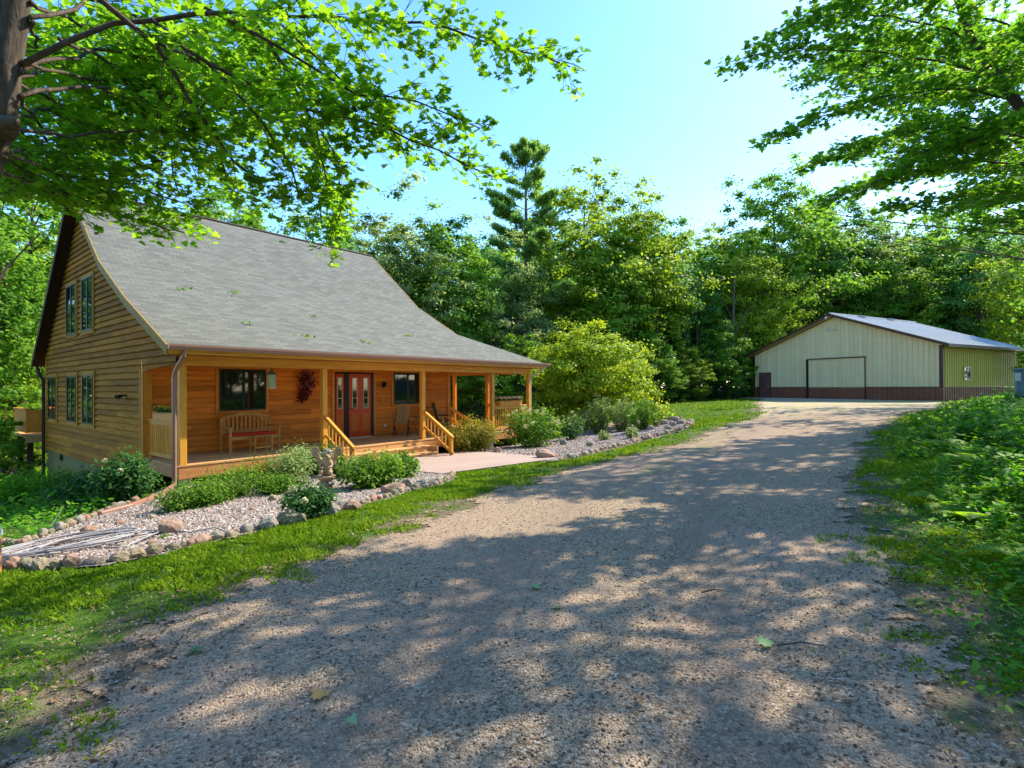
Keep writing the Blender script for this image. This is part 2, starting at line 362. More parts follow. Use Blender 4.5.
gx=grid_axis(-9,10,.13,-300,300); gy=grid_axis(1.0,20,.13,-60,320,1.07)
GX,GY=np.meshgrid(gx,gy); GZ=H(GX,GY)+.012*wob(GX,GY,1.6)
near=np.clip(1-np.hypot(GX-2,GY-8)/40,0,1)
def ground_sheet(name,mat,mask=None,lift=0.0,attrs=None,label=None,extra=None):
    ny,nx=GX.shape; idx=np.arange(ny*nx).reshape(ny,nx)
    q=np.stack([idx[:-1,:-1],idx[:-1,1:],idx[1:,1:],idx[1:,:-1]],-1).reshape(-1,4)
    if mask is not None:
        mk=mask.ravel(); q=q[mk[q].any(1)]
    used=np.unique(q); mp=np.full(ny*nx,-1); mp[used]=np.arange(len(used)); q=mp[q]
    Z=GZ+lift+(extra if extra is not None else 0)
    V=np.stack([GX.ravel()[used],GY.ravel()[used],Z.ravel()[used]],1)
    me=bpy.data.meshes.new(name); me.vertices.add(len(V)); me.vertices.foreach_set('co',V.astype(np.float32).ravel())
    me.loops.add(q.size); me.loops.foreach_set('vertex_index',q.astype(np.int32).ravel()); me.polygons.add(len(q))
    me.polygons.foreach_set('loop_start',np.arange(0,q.size,4,dtype=np.int32)); me.polygons.foreach_set('loop_total',np.full(len(q),4,dtype=np.int32))
    me.polygons.foreach_set('use_smooth',[True]*len(q))
    for k,a in (attrs or {}).items():
        at_=me.attributes.new(k,'FLOAT','POINT'); at_.data.foreach_set('value',a.ravel()[used].astype(np.float32))
    me.materials.append(mat); me.update(calc_edges=True)
    o=bpy.data.objects.new(name,me); col.objects.link(o); o['kind']='structure'
    return o
yard=np.clip((GY-19)/6,0,1)
SDd=sdist(drive,GX,GY); SDl=sdist(bedL,GX,GY); SDr=sdist(bedR,GX,GY)
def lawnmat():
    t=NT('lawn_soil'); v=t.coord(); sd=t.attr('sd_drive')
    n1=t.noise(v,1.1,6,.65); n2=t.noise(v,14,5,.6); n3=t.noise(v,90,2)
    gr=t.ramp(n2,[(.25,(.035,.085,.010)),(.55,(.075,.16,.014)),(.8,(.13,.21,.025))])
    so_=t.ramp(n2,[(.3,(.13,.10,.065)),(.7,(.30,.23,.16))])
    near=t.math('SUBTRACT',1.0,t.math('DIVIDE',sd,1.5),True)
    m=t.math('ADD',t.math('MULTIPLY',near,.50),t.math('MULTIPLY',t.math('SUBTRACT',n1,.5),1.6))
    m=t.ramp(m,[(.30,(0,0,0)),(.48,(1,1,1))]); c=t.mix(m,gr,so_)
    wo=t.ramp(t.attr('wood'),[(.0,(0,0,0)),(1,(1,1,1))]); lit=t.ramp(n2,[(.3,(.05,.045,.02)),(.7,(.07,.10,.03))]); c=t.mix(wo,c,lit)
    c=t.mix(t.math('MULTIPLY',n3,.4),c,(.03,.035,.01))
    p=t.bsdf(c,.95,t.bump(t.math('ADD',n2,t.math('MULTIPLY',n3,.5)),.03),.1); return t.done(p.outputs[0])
def drivemat():
    t=NT('gravel_drive'); v=t.coord(); sd=t.attr('sd')
    vo=t.n('TexVoronoi'); t.L(v,vo.inputs['Vector']); vo.inputs['Scale'].default_value=62; vo.inputs['Randomness'].default_value=1
    vo2=t.n('TexVoronoi'); t.L(v,vo2.inputs['Vector']); vo2.inputs['Scale'].default_value=130
    sep=t.n('SeparateColor'); t.L(vo.outputs['Color'],sep.inputs[0])
    sep2=t.n('SeparateColor'); t.L(vo2.outputs['Color'],sep2.inputs[0])
    st=t.ramp(sep.outputs[0],[(0,(.085,.058,.036)),(.35,(.26,.18,.115)),(.7,(.41,.295,.195)),(1,(.60,.48,.35))])
    fi=t.ramp(sep2.outputs[1],[(0,(.13,.088,.055)),(.5,(.37,.265,.17)),(1,(.53,.41,.29))])
    n1=t.noise(v,.55,6,.65,.6); n2=t.noise(v,5,5,.6)
    c=t.mix(t.math('MULTIPLY',t.ramp(n2,[(.35,(0,0,0)),(.65,(1,1,1))]),.75),st,fi)
    dirt=t.ramp(n1,[(.42,(0,0,0)),(.62,(1,1,1))]); c=t.mix(t.math('MULTIPLY',dirt,.55),c,(.42,.29,.21))
    tk=t.attr('track'); c=t.mix(t.math('MULTIPLY',tk,t.math('MULTIPLY',n2,.75)),c,(.27,.19,.145)); cr=t.math('MULTIPLY',t.attr('crown'),t.ramp(t.noise(v,2.2,5),[(.48,(0,0,0)),(.62,(1,1,1))])); c=t.mix(t.math('MULTIPLY',cr,.5),c,(.16,.18,.06))
    yd=t.attr('yard'); n4=t.noise(v,1.3,4); gm=t.math('MULTIPLY',yd,t.ramp(n4,[(.45,(0,0,0)),(.6,(1,1,1))])); c=t.mix(t.math('MULTIPLY',yd,.5),c,(.62,.50,.36)); c=t.mix(t.math('MULTIPLY',gm,.6),c,(.30,.32,.07))
    h=t.math('ADD',t.math('MULTIPLY',vo.outputs['Distance'],-1.0),t.math('MULTIPLY',vo2.outputs['Distance'],-.5))
    p=t.bsdf(c,.9,t.bump(h,.012),.2)
    e=t.math('ADD',sd,t.math('MULTIPLY',t.math('SUBTRACT',t.noise(v,1.6,6,.7),.5),2.6)); e=t.math('ADD',e,t.math('MULTIPLY',t.math('SUBTRACT',t.noise(v,22,3),.5),.35))
    a=t.ramp(e,[(.02,(1,1,1)),(.10,(0,0,0))])
    tr=t.n('BsdfTransparent'); mx=t.n('MixShader'); t.L(a,mx.inputs[0]); t.L(tr.outputs[0],mx.inputs[1]); t.L(p.outputs[0],mx.inputs[2])
    return t.done(mx.outputs[0])
def bedmat():
    t=NT('pebble_bed'); v=t.coord(); vo=t.n('TexVoronoi'); t.L(v,vo.inputs['Vector']); vo.inputs['Scale'].default_value=24
    sep=t.n('SeparateColor'); t.L(vo.outputs['Color'],sep.inputs[0])
    c=t.ramp(sep.outputs[0],[(0,(.10,.075,.065)),(.3,(.22,.17,.15)),(.6,(.32,.25,.22)),(1,(.50,.44,.40))])
    dk=t.ramp(vo.outputs['Distance'],[(.02,(1,1,1)),(.045,(.25,.22,.2))]); c=t.mix(t.math('MULTIPLY',t.noise(v,2,4),.3),c,(.25,.20,.17))
    p=t.bsdf(c,.8,t.bump(t.math('MULTIPLY',vo.outputs['Distance'],-1.0),.03),.25); return t.done(p.outputs[0])
U,Vv=huv(GX,GY)
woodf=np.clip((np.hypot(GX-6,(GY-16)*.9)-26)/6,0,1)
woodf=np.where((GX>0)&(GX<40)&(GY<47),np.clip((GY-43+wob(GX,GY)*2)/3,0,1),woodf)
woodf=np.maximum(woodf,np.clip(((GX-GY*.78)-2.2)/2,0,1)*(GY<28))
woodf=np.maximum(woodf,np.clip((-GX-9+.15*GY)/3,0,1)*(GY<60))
CL=np.array([(-1.0,-2),(.3,3),(1.6,7),(3.6,11.5),(7,17),(11,24),(16,33)],float)
def cdist(x,y):
    d=np.full(x.shape,1e9)
    for a,b in zip(CL,CL[1:]):
        ab=b-a; t=np.clip(((x-a[0])*ab[0]+(y-a[1])*ab[1])/(ab@ab),0,1); d=np.minimum(d,np.hypot(x-a[0]-t*ab[0],y-a[1]-t*ab[1]))
    return d
cd_=cdist(GX+.15*wob(GX*.5,GY*.5),GY); track=np.exp(-((cd_-.85)/.33)**2)*np.clip((30-GY)/10,0,1); crownl=np.exp(-(cd_/.5)**2)*np.clip((GY-3)/6,.1,1)
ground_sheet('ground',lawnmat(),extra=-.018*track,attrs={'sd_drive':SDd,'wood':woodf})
ground_sheet('driveway',drivemat(),SDd<1.4,.012,{'sd':SDd,'yard':yard,'track':track,'crown':crownl},extra=-.018*track)
M['pebbles']=bedmat()
bed=ground_sheet('gravel_bed',M['pebbles'],SDl<0.0,.022); bed2=ground_sheet('gravel_bed_beside_porch',M['pebbles'],SDr<0.0,.026); bed2.name='gravel_bed'
def slab(name,poly,z0,z1,mat):
    mb=MB(); n=len(poly); c=[Vector((p[0],p[1],0)) for p in poly]
    mb.face([(p.x,p.y,z1) for p in c]); mb.face([(p.x,p.y,z0) for p in reversed(c)])
    for i in range(n):
        a,b=c[i],c[(i+1)%n]; mb.face([(a.x,a.y,z0),(b.x,b.y,z0),(b.x,b.y,z1),(a.x,a.y,z1)])
    o=mb.build(name,mat); o['kind']='structure'; return o
wp=[(p.x,p.y) for p in walk]
# the walk follows the slope of the ground
mb=MB(); top=[Vector((p.x,p.y,h1(p.x,p.y)+.05)) for p in walk]
cen=sum(top,Vector())/len(top); 
for i in range(len(top)):
    a,b=top[i-1],top[i]; mb.face([a,b,cen]) if (b-a).cross(cen-a).z>0 else mb.face([b,a,cen])
    mb.face([a-Vector((0,0,.3)),b-Vector((0,0,.3)),b,a])
mb.build('path',M['patio'])['kind']='structure'
# ---------------------------------------------------------------- the house
house=empty('log_house',HP,HRZ,'timber cabin with grey shingle roof and long front porch','house')
def siding(mb, z0, z1, ext, step, place, depth=.028, lap=.006, seed=1, blen=(1.8,4.2)):
    """lap boards; ext(z)->list of (a0,a1); place(a,z,off)->point"""
    rr=random.Random(seed); z=z0
    while z<z1-1e-3:
        h=min(step,z1-z)
        for k in range(len(ext(z+.5*h))):
            a0,a1=ext(z+1e-3)[k] if k<len(ext(z+1e-3)) else ext(z+.5*h)[k]
            e2=ext(z+h-1e-3); b0,b1=e2[k] if k<len(e2) else ((a0+a1)/2,(a0+a1)/2)
            cuts=[0.0]; L=a1-a0
            p=rr.uniform(.4,blen[1])
            while p<L-.4: cuts.append(p/L); p+=rr.uniform(*blen)
            cuts.append(1.0)
            for i in range(len(cuts)-1):
                s,t=cuts[i],cuts[i+1]; r=rr.random(); g=.0015
                A0=a0+(a1-a0)*s+g; A1=a0+(a1-a0)*t-g; B0=b0+(b1-b0)*s+g; B1=b0+(b1-b0)*t-g
                Z4=[z,z+min(.022,h*.15),z+h*.55,z+h]; O4=[lap,depth,depth*.92,lap]
                for q in range(4-1):
                    f0=(Z4[q]-z)/h; f1=(Z4[q+1]-z)/h
                    mb.face([place(A0+(B0-A0)*f0,Z4[q],O4[q]),place(A1+(B1-A1)*f0,Z4[q],O4[q]),place(A1+(B1-A1)*f1,Z4[q+1],O4[q+1]),place(A0+(B0-A0)*f1,Z4[q+1],O4[q+1])],0,None,r)
        z+=step
PR=[(-.45,2.57),(2.3,3.85),(4.5,5.08),(7.7,7.78),(13.25,2.62)]
def roofz(v):
    for (a,za),(b,zb) in zip(PR,PR[1:]):
        if a<=v<=b: return za+(zb-za)*(v-a)/(b-a)
    return 2.5
def vfront(z):   # where the wall top meets the roof, front and back
    for (a,za),(b,zb) in zip(PR[:4],PR[1:4]):
        if za<=z<=zb: return a+(b-a)*(z-za)/(zb-za)
    return PR[0][0]
def vback(z): return PR[3][0]+(PR[4][0]-PR[3][0])*(PR[3][1]-z)/(PR[3][1]-PR[4][1])
UE=10.30; VB=12.75; VF=2.25
def gext(z):
    if z<2.17: return [(VF,VB)]
    zz=z+.05
    return [(max(.02,vfront(zz) if zz>2.57 else .02)+.0,min(VB,vback(zz)))]
mb=MB(); siding(mb,-.56,7.7,gext,.165,lambda a,z,o:(-o,a,z),.046,-.004,3)
# backing and the hidden sides
mb.face([(.01,VF,-.56),(.01,VF,2.17),(.01,.02,2.17),(.01,.02,2.66),(.01,2.3,3.8),(.01,4.5,5.0),(.01,7.7,7.7),(.01,VB,2.95),(.01,VB,-.56)],0,None,.2)
mb.face([(UE,VF,-.5),(UE,VB,-.5),(UE,VB,2.95),(UE,7.7,7.7),(UE,4.5,5.0),(UE,VF,3.75)],0,None,.5)
mb.face([(0,VB,-3),(0,VB,3),(UE,VB,3),(UE,VB,-3)],0,None,.5)
gw=mb.build('gable_wall',M['gable'],house)
gw['label']='weathered dark honey lap siding of the gable end'
mb=MB(); mb.box(0.0,UE,VF+.02,VB-.02,-3.2,-.56); mb.build('foundation',M['block'],house)
mb=MB(); mb.box(-.01,.03,10.36,10.82,-.78,-.45); mb.build('basement_window',M['glass'],house)
mb=MB(); siding(mb,0.0,2.5,lambda z:[(0.0,UE)],.145,lambda a,z,o:(a,VF-o,z),.018,-.002,5,(1.6,3.6)); mb.build('front_wall',M['wall'],house)
mb=MB(); siding(mb,0.0,2.5,lambda z:[(VF,VB)],.145,lambda a,z,o:(UE+o,a,z),.018,-.002,6); mb.build('side_wall',M['wally'],house)
# corner boards and trims
for q in ((VF+.02,VF+.15,2.17),(VB-.12,VB+.03,2.9)):
    mb=MB(); mb.box(-.056,-.012,q[0],q[1],-.56,q[2]); mb.build('corner_board',M['wtrim'],house)
for q in ((-.046,.16,VF-.075,VF+.018),(UE-.12,UE+.04,VF-.05,VF+.10)):
    mb=MB(); mb.box(*q,-.02,2.38); mb.build('corner_board',M['trim'],house,bevel=.006)
# roof: a shell with thickness, UV in metres
u0,u1=-.35,10.65; T=.11
mb=MB(); arc=[0]
for (a,za),(b,zb) in zip(PR,PR[1:]): arc.append(arc[-1]+math.hypot(b-a,zb-za))
for i in range(4):
    (a,za),(b,zb)=PR[i],PR[i+1]
    mb.face([(u0,a,za),(u1,a,za),(u1,b,zb),(u0,b,zb)],0,[(u0,arc[i]),(u1,arc[i]),(u1,arc[i+1]),(u0,arc[i+1])])
# corner porch roof: the front slope carried on to a hip, then the side slope
VH=2.1; ZH=3.757; C0=(13.2,-.45,2.57)
zf=lambda v: roofz(v)
mb.face([(u1,-.45,2.57),C0,(u1,VH,ZH)],0,[(u1,0),(13.2,0),(u1,arc[1]*.927)])
vE=4.6; 
mb.face([C0,(13.2,vE,2.57),(u1,vE,ZH),(u1,VH,ZH)],0,[(-.45,0),(vE,0),(vE,2.81),(VH,2.81)])
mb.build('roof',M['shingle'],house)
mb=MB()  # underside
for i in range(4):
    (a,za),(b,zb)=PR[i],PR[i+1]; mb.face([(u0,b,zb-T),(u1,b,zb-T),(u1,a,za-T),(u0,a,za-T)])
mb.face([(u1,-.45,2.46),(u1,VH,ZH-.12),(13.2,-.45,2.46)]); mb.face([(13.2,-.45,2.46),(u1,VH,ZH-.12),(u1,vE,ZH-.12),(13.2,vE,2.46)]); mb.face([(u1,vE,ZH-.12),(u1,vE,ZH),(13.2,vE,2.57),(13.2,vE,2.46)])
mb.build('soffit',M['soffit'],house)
def rake(u,idx,mat,w=.20):
    mb=MB()
    for i in idx:
        (a,za),(b,zb)=PR[i],PR[i+1]
        q=[(u,a,za+.01),(u,b,zb+.01),(u,b,zb-w),(u,a,za-w)]; q2=[(u+(.03),p[1],p[2]) for p in q]
        mb.face(q if u<0 else q[::-1]); mb.face(q2[::-1]); 
        for j in range(4): mb.face([q[j],q2[j],q2[(j+1)%4],q[(j+1)%4]])
    return mb.build('rake_board',mat,house)
rake(-.375,(0,1,2),M['fascia']); rake(-.375,(3,),M['soffit'],.24); rake(10.655,(1,2,3),M['fascia'])
mb=MB(); mb.tube([(u0,7.7,7.80),(u1,7.7,7.80)],.045,8); mb.build('ridge_cap',M['soffit'],house)
# gutters: an open K profile along the eave
def gutter(a,b,out):
    mb=MB(); a=Vector(a); b=Vector(b); out=Vector(out)
    prof=[(0,0),(0,-.11),(.075,-.115),(.085,-.07),(.115,-.045),(.12,0.0),(.108,0),(.10,-.04),(.07,-.06),(.062,-.10),(.01,-.10),(.01,0)]
    P=[a+out*x+Vector((0,0,z)) for x,z in prof]; Q=[b+out*x+Vector((0,0,z)) for x,z in prof]; n=len(prof)
    for i in range(n): mb.face([P[i],Q[i],Q[(i+1)%n],P[(i+1)%n]])
    mb.face(P[::-1]); mb.face(Q); return mb.build('gutter',M['gutter'],house)
gutter((-.36,-.455,2.60),(13.32,-.455,2.60),(0,-1,0)); gutter((13.205,-.45,2.60),(13.205,4.6,2.60),(1,0,0))
mb=MB(); mb.box(-.34,13.16,-.449,-.425,2.40,2.56); mb.box(13.17,13.195,-.42,4.55,2.40,2.56); mb.build('fascia_board',M['beam'],house)
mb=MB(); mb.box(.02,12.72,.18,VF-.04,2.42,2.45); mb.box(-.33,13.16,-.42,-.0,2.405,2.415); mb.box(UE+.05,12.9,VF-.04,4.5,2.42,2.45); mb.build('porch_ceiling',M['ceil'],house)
# downspouts
mb=MB(); mb.tube([(-.06,-.50,2.50),(-.06,-.48,2.36),(-.10,-.30,2.18),(-.12,-.14,2.02),(-.12,-.10,1.9),(-.12,-.10,-.30),(-.13,-.14,-.42)],.048,6)
pe=[hw(-.13,-.14,-.42)]+[G(px,py,.05) for px,py in ((160,495),(130,506),(100,514))]
L2=[]; Minv=Matrix.Translation(HP)@Matrix.Rotation(HRZ,4,'Z'); Minv=Minv.inverted()
for p in pe: L2.append(tuple(Minv@p))
mb.tube([(-.13,-.12,-.38)]+L2[1:],[.05,.055,.055,.055],6); mb.build('downspout',M['downpipe'],house,bevel=.004)
mb=MB(); mb.tube([(13.05,-.48,2.48),(13.0,-.4,2.36),(12.86,.06,2.1),(12.82,.10,1.9),(12.82,.10,-.5)],.04,6); mb.build('downspout',M['white'],house)
mb=MB(); mb.tube([(-.25,13.0,2.5),(-.2,12.9,2.2),(-.1,VB+.08,2.0),(-.1,VB+.08,-3)],.05,6); mb.build('downspout',M['soffit'],house)
# beams and posts
mb=MB(); mb.box(.02,12.74,.03,.16,2.18,2.40); mb.build('beam',M['beam'],house,bevel=.006)
for q in ((.03,.15,.17,VF-.02,2.18,2.40),(12.6,12.73,.17,VF+2.2,2.18,2.40),(UE+.05,12.59,VF+.02,VF+.14,2.16,2.40)):
    mb=MB(); mb.box(*q); mb.build('side_beam',M['trim'],house,bevel=.006)
for pu in (.10,3.52,7.02,10.42,12.66):
    mb=MB(); mb.box(pu-.07,pu+.07,.025,.165,0,2.18); mb.build('post',M['post'],house,bevel=.008)
for pu,pv in ((12.66,2.3),(12.66,4.3)):
    mb=MB(); mb.box(pu-.07,pu+.07,pv-.07,pv+.07,0 if pv<3 else -.3,2.17); mb.build('post',M['trim'],house,bevel=.008)
# deck
mb=MB()
v=0.0; k=0
while v<VF-.02:
    w_=.136; u=-.03
    while u<12.78:
        L=random.uniform(2.5,4.5); mb.box(u,min(u+L-.004,12.78),v,min(v+w_,VF-.005),-.038,0); u+=L
    v+=w_+.006
v=VF+.01
while v<4.4: mb.box(UE+.03,12.78,v,v+.136,-.038,0); v+=.142
mb.build('deck',M['deck'],house,bevel=.003)
for q in ((0,3.55,.012,.05),(6.95,12.74,.012,.05),(.0,.04,.052,VF-.02),(12.70,12.74,.052,4.38)):
    mb=MB(); mb.box(*q,-.30,-.042); mb.build('rim_board',M['rim'],house,bevel=.004)
for pu in (.2,3.4,7.2,10.4,12.6):
    mb=MB(); mb.box(pu-.1,pu+.1,.1,.3,-1.0,-.06); mb.build('pier',M['concrete'],house)
# steps
mb=MB(); mb.box(3.60,6.95,.012,.05,-.16,-.04); mb.box(3.60,6.95,-.34,.010,-.20,-.165,0); mb.box(3.60,6.95,-.31,-.28,-.33,-.202); mb.box(3.60,6.95,-.66,-.31,-.36,-.332); mb.box(3.60,6.95,-.63,-.60,-.46,-.362)
mb.box(3.56,3.60,-.66,.05,-.42,-.17); mb.box(6.95,6.99,-.66,.05,-.42,-.17); mb.build('steps',M['deck'],house,bevel=.004)
def rail(p0,p1,name='railing',h0=.93,lo=.12,n=None,newel=True,mat='post'):
    """top rail, bottom rail and balusters between two floor points (house frame)"""
    a=Vector(p0); b=Vector(p1); mb=MB(); L=(b-a).length
    mb.bar(a+Vector((0,0,h0)),b+Vector((0,0,h0)),.09,.035); mb.bar(a+Vector((0,0,h0-.06)),b+Vector((0,0,h0-.06)),.036,.085); mb.bar(a+Vector((0,0,lo)),b+Vector((0,0,lo)),.036,.085)
    n=n or max(2,int(L/.125)); 
    for i in range(1,n):
        p=a.lerp(b,i/n); mb.box(p.x-.017,p.x+.017,p.y-.017,p.y+.017,p.z+lo-.03,p.z+h0-.04)
    r=mb.build(name,M[mat],house,bevel=.003)
    return r
rail((.09,.17,0),(.09,VF-.08,0))
rail((10.5,.09,0),(12.58,.09,0)); rail((12.66,.17,0),(12.66,2.22,0),mat='trim')
for su in (3.52,7.02):
    rail((su,.02,0),(su,-1.28,-.76),'stair_railing',.91,.40,8)
    mb=MB(); mb.box(su-.045,su+.045,-1.25,-1.16,-.75,.14); mb.build('newel',M['post'],house,bevel=.005)
for sv_ in (2.5,3.5):
    rail((10.5,sv_,0),(12.2,sv_,-.85),'stair_railing',.92,.14,11)
def window(u,z0,z1,wd,v,nsash=2,axis='u',mat=None,tr=.09,trimmat='otrim',blinds=False):
    """casement pair: trim around, dark frame, one pane per sash. axis u: on the front wall; axis v: on the gable (u=0)"""
    def B(mb,a0,a1,o0,o1,zz0,zz1):
        if axis=='u': mb.box(a0,a1,v-o1,v-o0,zz0,zz1)
        else: mb.box(-o1-.03,-o0,a0,a1,zz0,zz1)
    a0,a1=u,u+wd; t=tr
    mb=MB(); B(mb,a0-t,a0,.0,.045,z0-t,z1+t); B(mb,a1,a1+t,.0,.045,z0-t,z1+t); B(mb,a0,a1,.0,.045,z1,z1+t); B(mb,a0,a1,.0,.05,z0-t,z0)
    tw=mb.build('window_trim',M[trimmat],house,bevel=.004)
    mb=MB(); f=.045
    B(mb,a0,a1,.01,.060,z0,z0+f); B(mb,a0,a1,.01,.060,z1-f,z1); B(mb,a0,a0+f,.01,.060,z0+f,z1-f); B(mb,a1-f,a1,.01,.060,z0+f,z1-f)
    for k in range(1,nsash):
        c=a0+wd*k/nsash; B(mb,c-.04,c+.04,.01,.056,z0+f,z1-f)
    wf=mb.build('window',M['frame'],house,bevel=.003)
    for k in range(nsash):
        mb=MB(); c0=a0+wd*k/nsash; B(mb,c0+.03,c0+wd/nsash-.03,.036,.042,z0+.03,z1-.03); mb.build('pane',M['glass'],wf)
    return wf
window(1.72,1.06,2.19,1.26,VF); window(7.55,1.06,2.19,1.26,VF)
for vv in (6.42,8.34): window(vv,3.42,5.02,1.16,0,axis='v',trimmat='wtrim',tr=.11)
for vv in (6.38,8.30,11.02): window(vv,.62,2.10,1.16,0,axis='v',trimmat='wtrim',tr=.11)
# front door: sidelight, dark jambs, red door
D0=5.20
mb=MB(); mb.box(D0-.10,D0,VF-.045,VF+.01,0,2.26); mb.box(D0+1.47,D0+1.58,VF-.045,VF+.01,0,2.26); mb.box(D0,D0+1.47,VF-.045,VF+.01,2.17,2.27); mb.build('door_trim',M['otrim'],house,bevel=.004)
mb=MB(); mb.box(D0,D0+1.47,VF-.02,VF+.01,.0,2.17); mb.box(D0+.33,D0+.50,VF-.075,VF-.021,.03,2.17); mb.box(D0+1.37,D0+1.47,VF-.075,VF-.021,.03,2.17); mb.box(D0,D0+.025,VF-.06,VF-.021,.03,2.17); mb.box(D0+.025,D0+1.37,VF-.06,VF-.021,2.13,2.17); mb.build('door_frame',M['black'],house)
mb=MB(); mb.box(D0+.5,D0+1.40,VF-.14,VF-.021,.0,.03); mb.build('threshold',M['white'],house)
def lites(parent,cx,z0,z1,wd):
    mb=MB(); y0,y1=VF-.072,VF-.056; t=.022
    mb.box(cx-wd/2,cx-wd/2+t,y0,y1,z0,z1); mb.box(cx+wd/2-t,cx+wd/2,y0,y1,z0,z1)
    for k in range(4):
        z=z0+(z1-z0-t)*k/3; mb.box(cx-wd/2+t,cx+wd/2-t,y0,y1,z,z+t)
    f=mb.build('glazing_frame',M['cream'],parent); mb=MB(); mb.box(cx-wd/2+.01,cx+wd/2-.01,VF-.062,VF-.054,z0+.01,z1-.01); mb.build('pane',M['glass'],f)
mb=MB(); mb.box(D0+.03,D0+.325,VF-.055,VF-.022,.03,2.12); sl=mb.build('sidelight',M['red'],house); lites(sl,D0+.165,.98,2.0,.18)
mb=MB(); mb.box(D0+.06,D0+.29,VF-.064,VF-.054,.22,.80); mb.build('panel',M['redpanel'],sl,bevel=.008)
mb=MB(); mb.box(D0+.505,D0+1.365,VF-.055,VF-.022,.03,2.12); dr=mb.build('door',M['red'],house)
for cx in (D0+.72,D0+1.15):
    lites(dr,cx,.98,2.0,.20); mb=MB(); mb.box(cx-.14,cx+.14,VF-.067,VF-.054,.22,.82); mb.build('panel',M['redpanel'],dr,bevel=.012)
mb=MB(); mb.tube([(D0+.56,VF-.055,.98),(D0+.56,VF-.11,.98)],.012,8); mb.tube([(D0+.56,VF-.11,.98),(D0+.66,VF-.11,.98)],.012,8); mb.build('handle',M['black'],dr)
# wall lamps, outlet, flood lamp
for lu in (4.78,7.10):
    mb=MB(); mb.box(lu-.04,lu+.04,VF-.04,VF-.012,1.66,1.86); mb.tube([(lu,VF-.03,1.84),(lu,VF-.12,1.87)],.012,6); mb.lathe([(.03,0),(.055,.03),(.055,.11),(.07,.12),(.012,.18)],8,(lu,VF-.12,1.68)); mb.build('wall_lamp',M['black'],house)
mb=MB(); mb.box(7.12,7.22,VF-.05,VF-.012,.30,.38); mb.build('outlet',M['white'],house)
mb=MB(); mb.box(-.06,-.03,3.42,3.54,1.42,1.54); 
for s in (-1,1): mb.tube([(-.06,3.48,1.5),(-.14,3.48+.07*s,1.5),(-.24,3.48+.10*s,1.46)],[.02,.03,.055],8)
mb.build('flood_lamp',M['black'],house)
# meter box and hose bib on the gable, back deck at the rear corner
mb=MB(); mb.box(-.10,-.037,12.30,12.52,1.35,1.85); mb.build('meter_box',M['wtrim'],house,bevel=.01)
mb=MB(); mb.box(-.55,1.5,VB+.25,VB+2.6,-.10,0); mb.box(-.57,1.5,VB+.2,VB+.245,-.28,.0); bd=mb.build('back_deck',M['deck'],house)
mb=MB(); mb.box(-.55,-.51,VB+.3,VB+2.6,.08,.92); mb.box(-.55,1.4,VB+.25,VB+.29,.08,.92); mb.box(-.6,-.45,VB+.2,VB+2.6,.92,.97); mb.build('deck_railing',M['trim'],house)
for a,b in ((-.4,VB+.5),(-.4,VB+2.4)):
    mb=MB(); mb.box(a-.08,a+.08,b-.08,b+.08,-4.2,-.10); mb.build('deck_post',M['soffit'],house)

# ---------------------------------------------------------------- the pole barn
BR=math.atan2(-.879,.477); barn=empty('pole_barn',(20.25,43.75,-1.10),BR,'large cream metal pole barn with brown base and wide sliding door','barn')
BW,BD,BH,PK=13.04,11.0,3.60,6.05
def ribs(mb,a0,a1,fz0,fz1,place,pitch=.30,rib=.042,m=0,sub=1):
    """vertical ribbed panel: a narrow raised rib every pitch"""
    a=a0
    while a<a1-.01:
        e=min(a+pitch,a1); r=random.random()
        pts=[(a,0),(a+.03,rib),(a+.07,rib),(a+.10,0),(e,0)]
        pts=[(min(x,e),o) for x,o in pts]
        for (x0,o0),(x1,o1) in zip(pts,pts[1:]):
            if x1-x0<1e-4: continue
            mb.face([place(x0,o0,fz0(x0)),place(x1,o1,fz0(x1)),place(x1,o1,fz1(x1)),place(x0,o0,fz1(x0))],m,None,r)
        a=e
gz=lambda x: BH+(PK-BH)*(1-abs(x-BW/2)/(BW/2))-.06
fr=lambda a,o,z:(a,-o,z); rt=lambda a,o,z:(BW+o,a,z)
mb=MB(); ribs(mb,0,BW,lambda x:.90,gz,fr); mb.face([(0,.02,0),(0,.02,BH),(0,BD,BH),(0,BD,0)]); mb.face([(0,BD,0),(BW,BD,0),(BW,BD,BH),(BW/2,BD,PK),(0,BD,BH)]); mb.build('front_panel',M['metal_cream'],barn)
mb=MB(); ribs(mb,0,BW,lambda x:-.5,lambda x:.90,fr); ribs(mb,0,BD,lambda x:-.5,lambda x:.90,rt); mb.build('brown_base_panel',M['metal_brown'],barn)
mb=MB(); ribs(mb,0,BD,lambda x:.90,lambda x:BH-.02,rt); mb.build('side_panel',M['metal_side_shade'],barn)
mb=MB(); mb.box(-.02,BW+.05,-.054,-.03,.88,.93); mb.box(BW+.032,BW+.054,-.03,BD,.88,.93); mb.build('base_trim',M['brown_trim'],barn)
mb=MB(); mb.box(BW-.14,BW+.055,-.055,-.044,.93,BH-.1); mb.box(BW+.044,BW+.055,-.044,.14,.93,BH-.1); mb.build('corner_trim',M['brown_trim'],barn)
mb=MB(); mb.box(-.05,.06,-.055,-.044,-.3,BH-.1); mb.build('corner_trim',M['brown_trim'],barn)
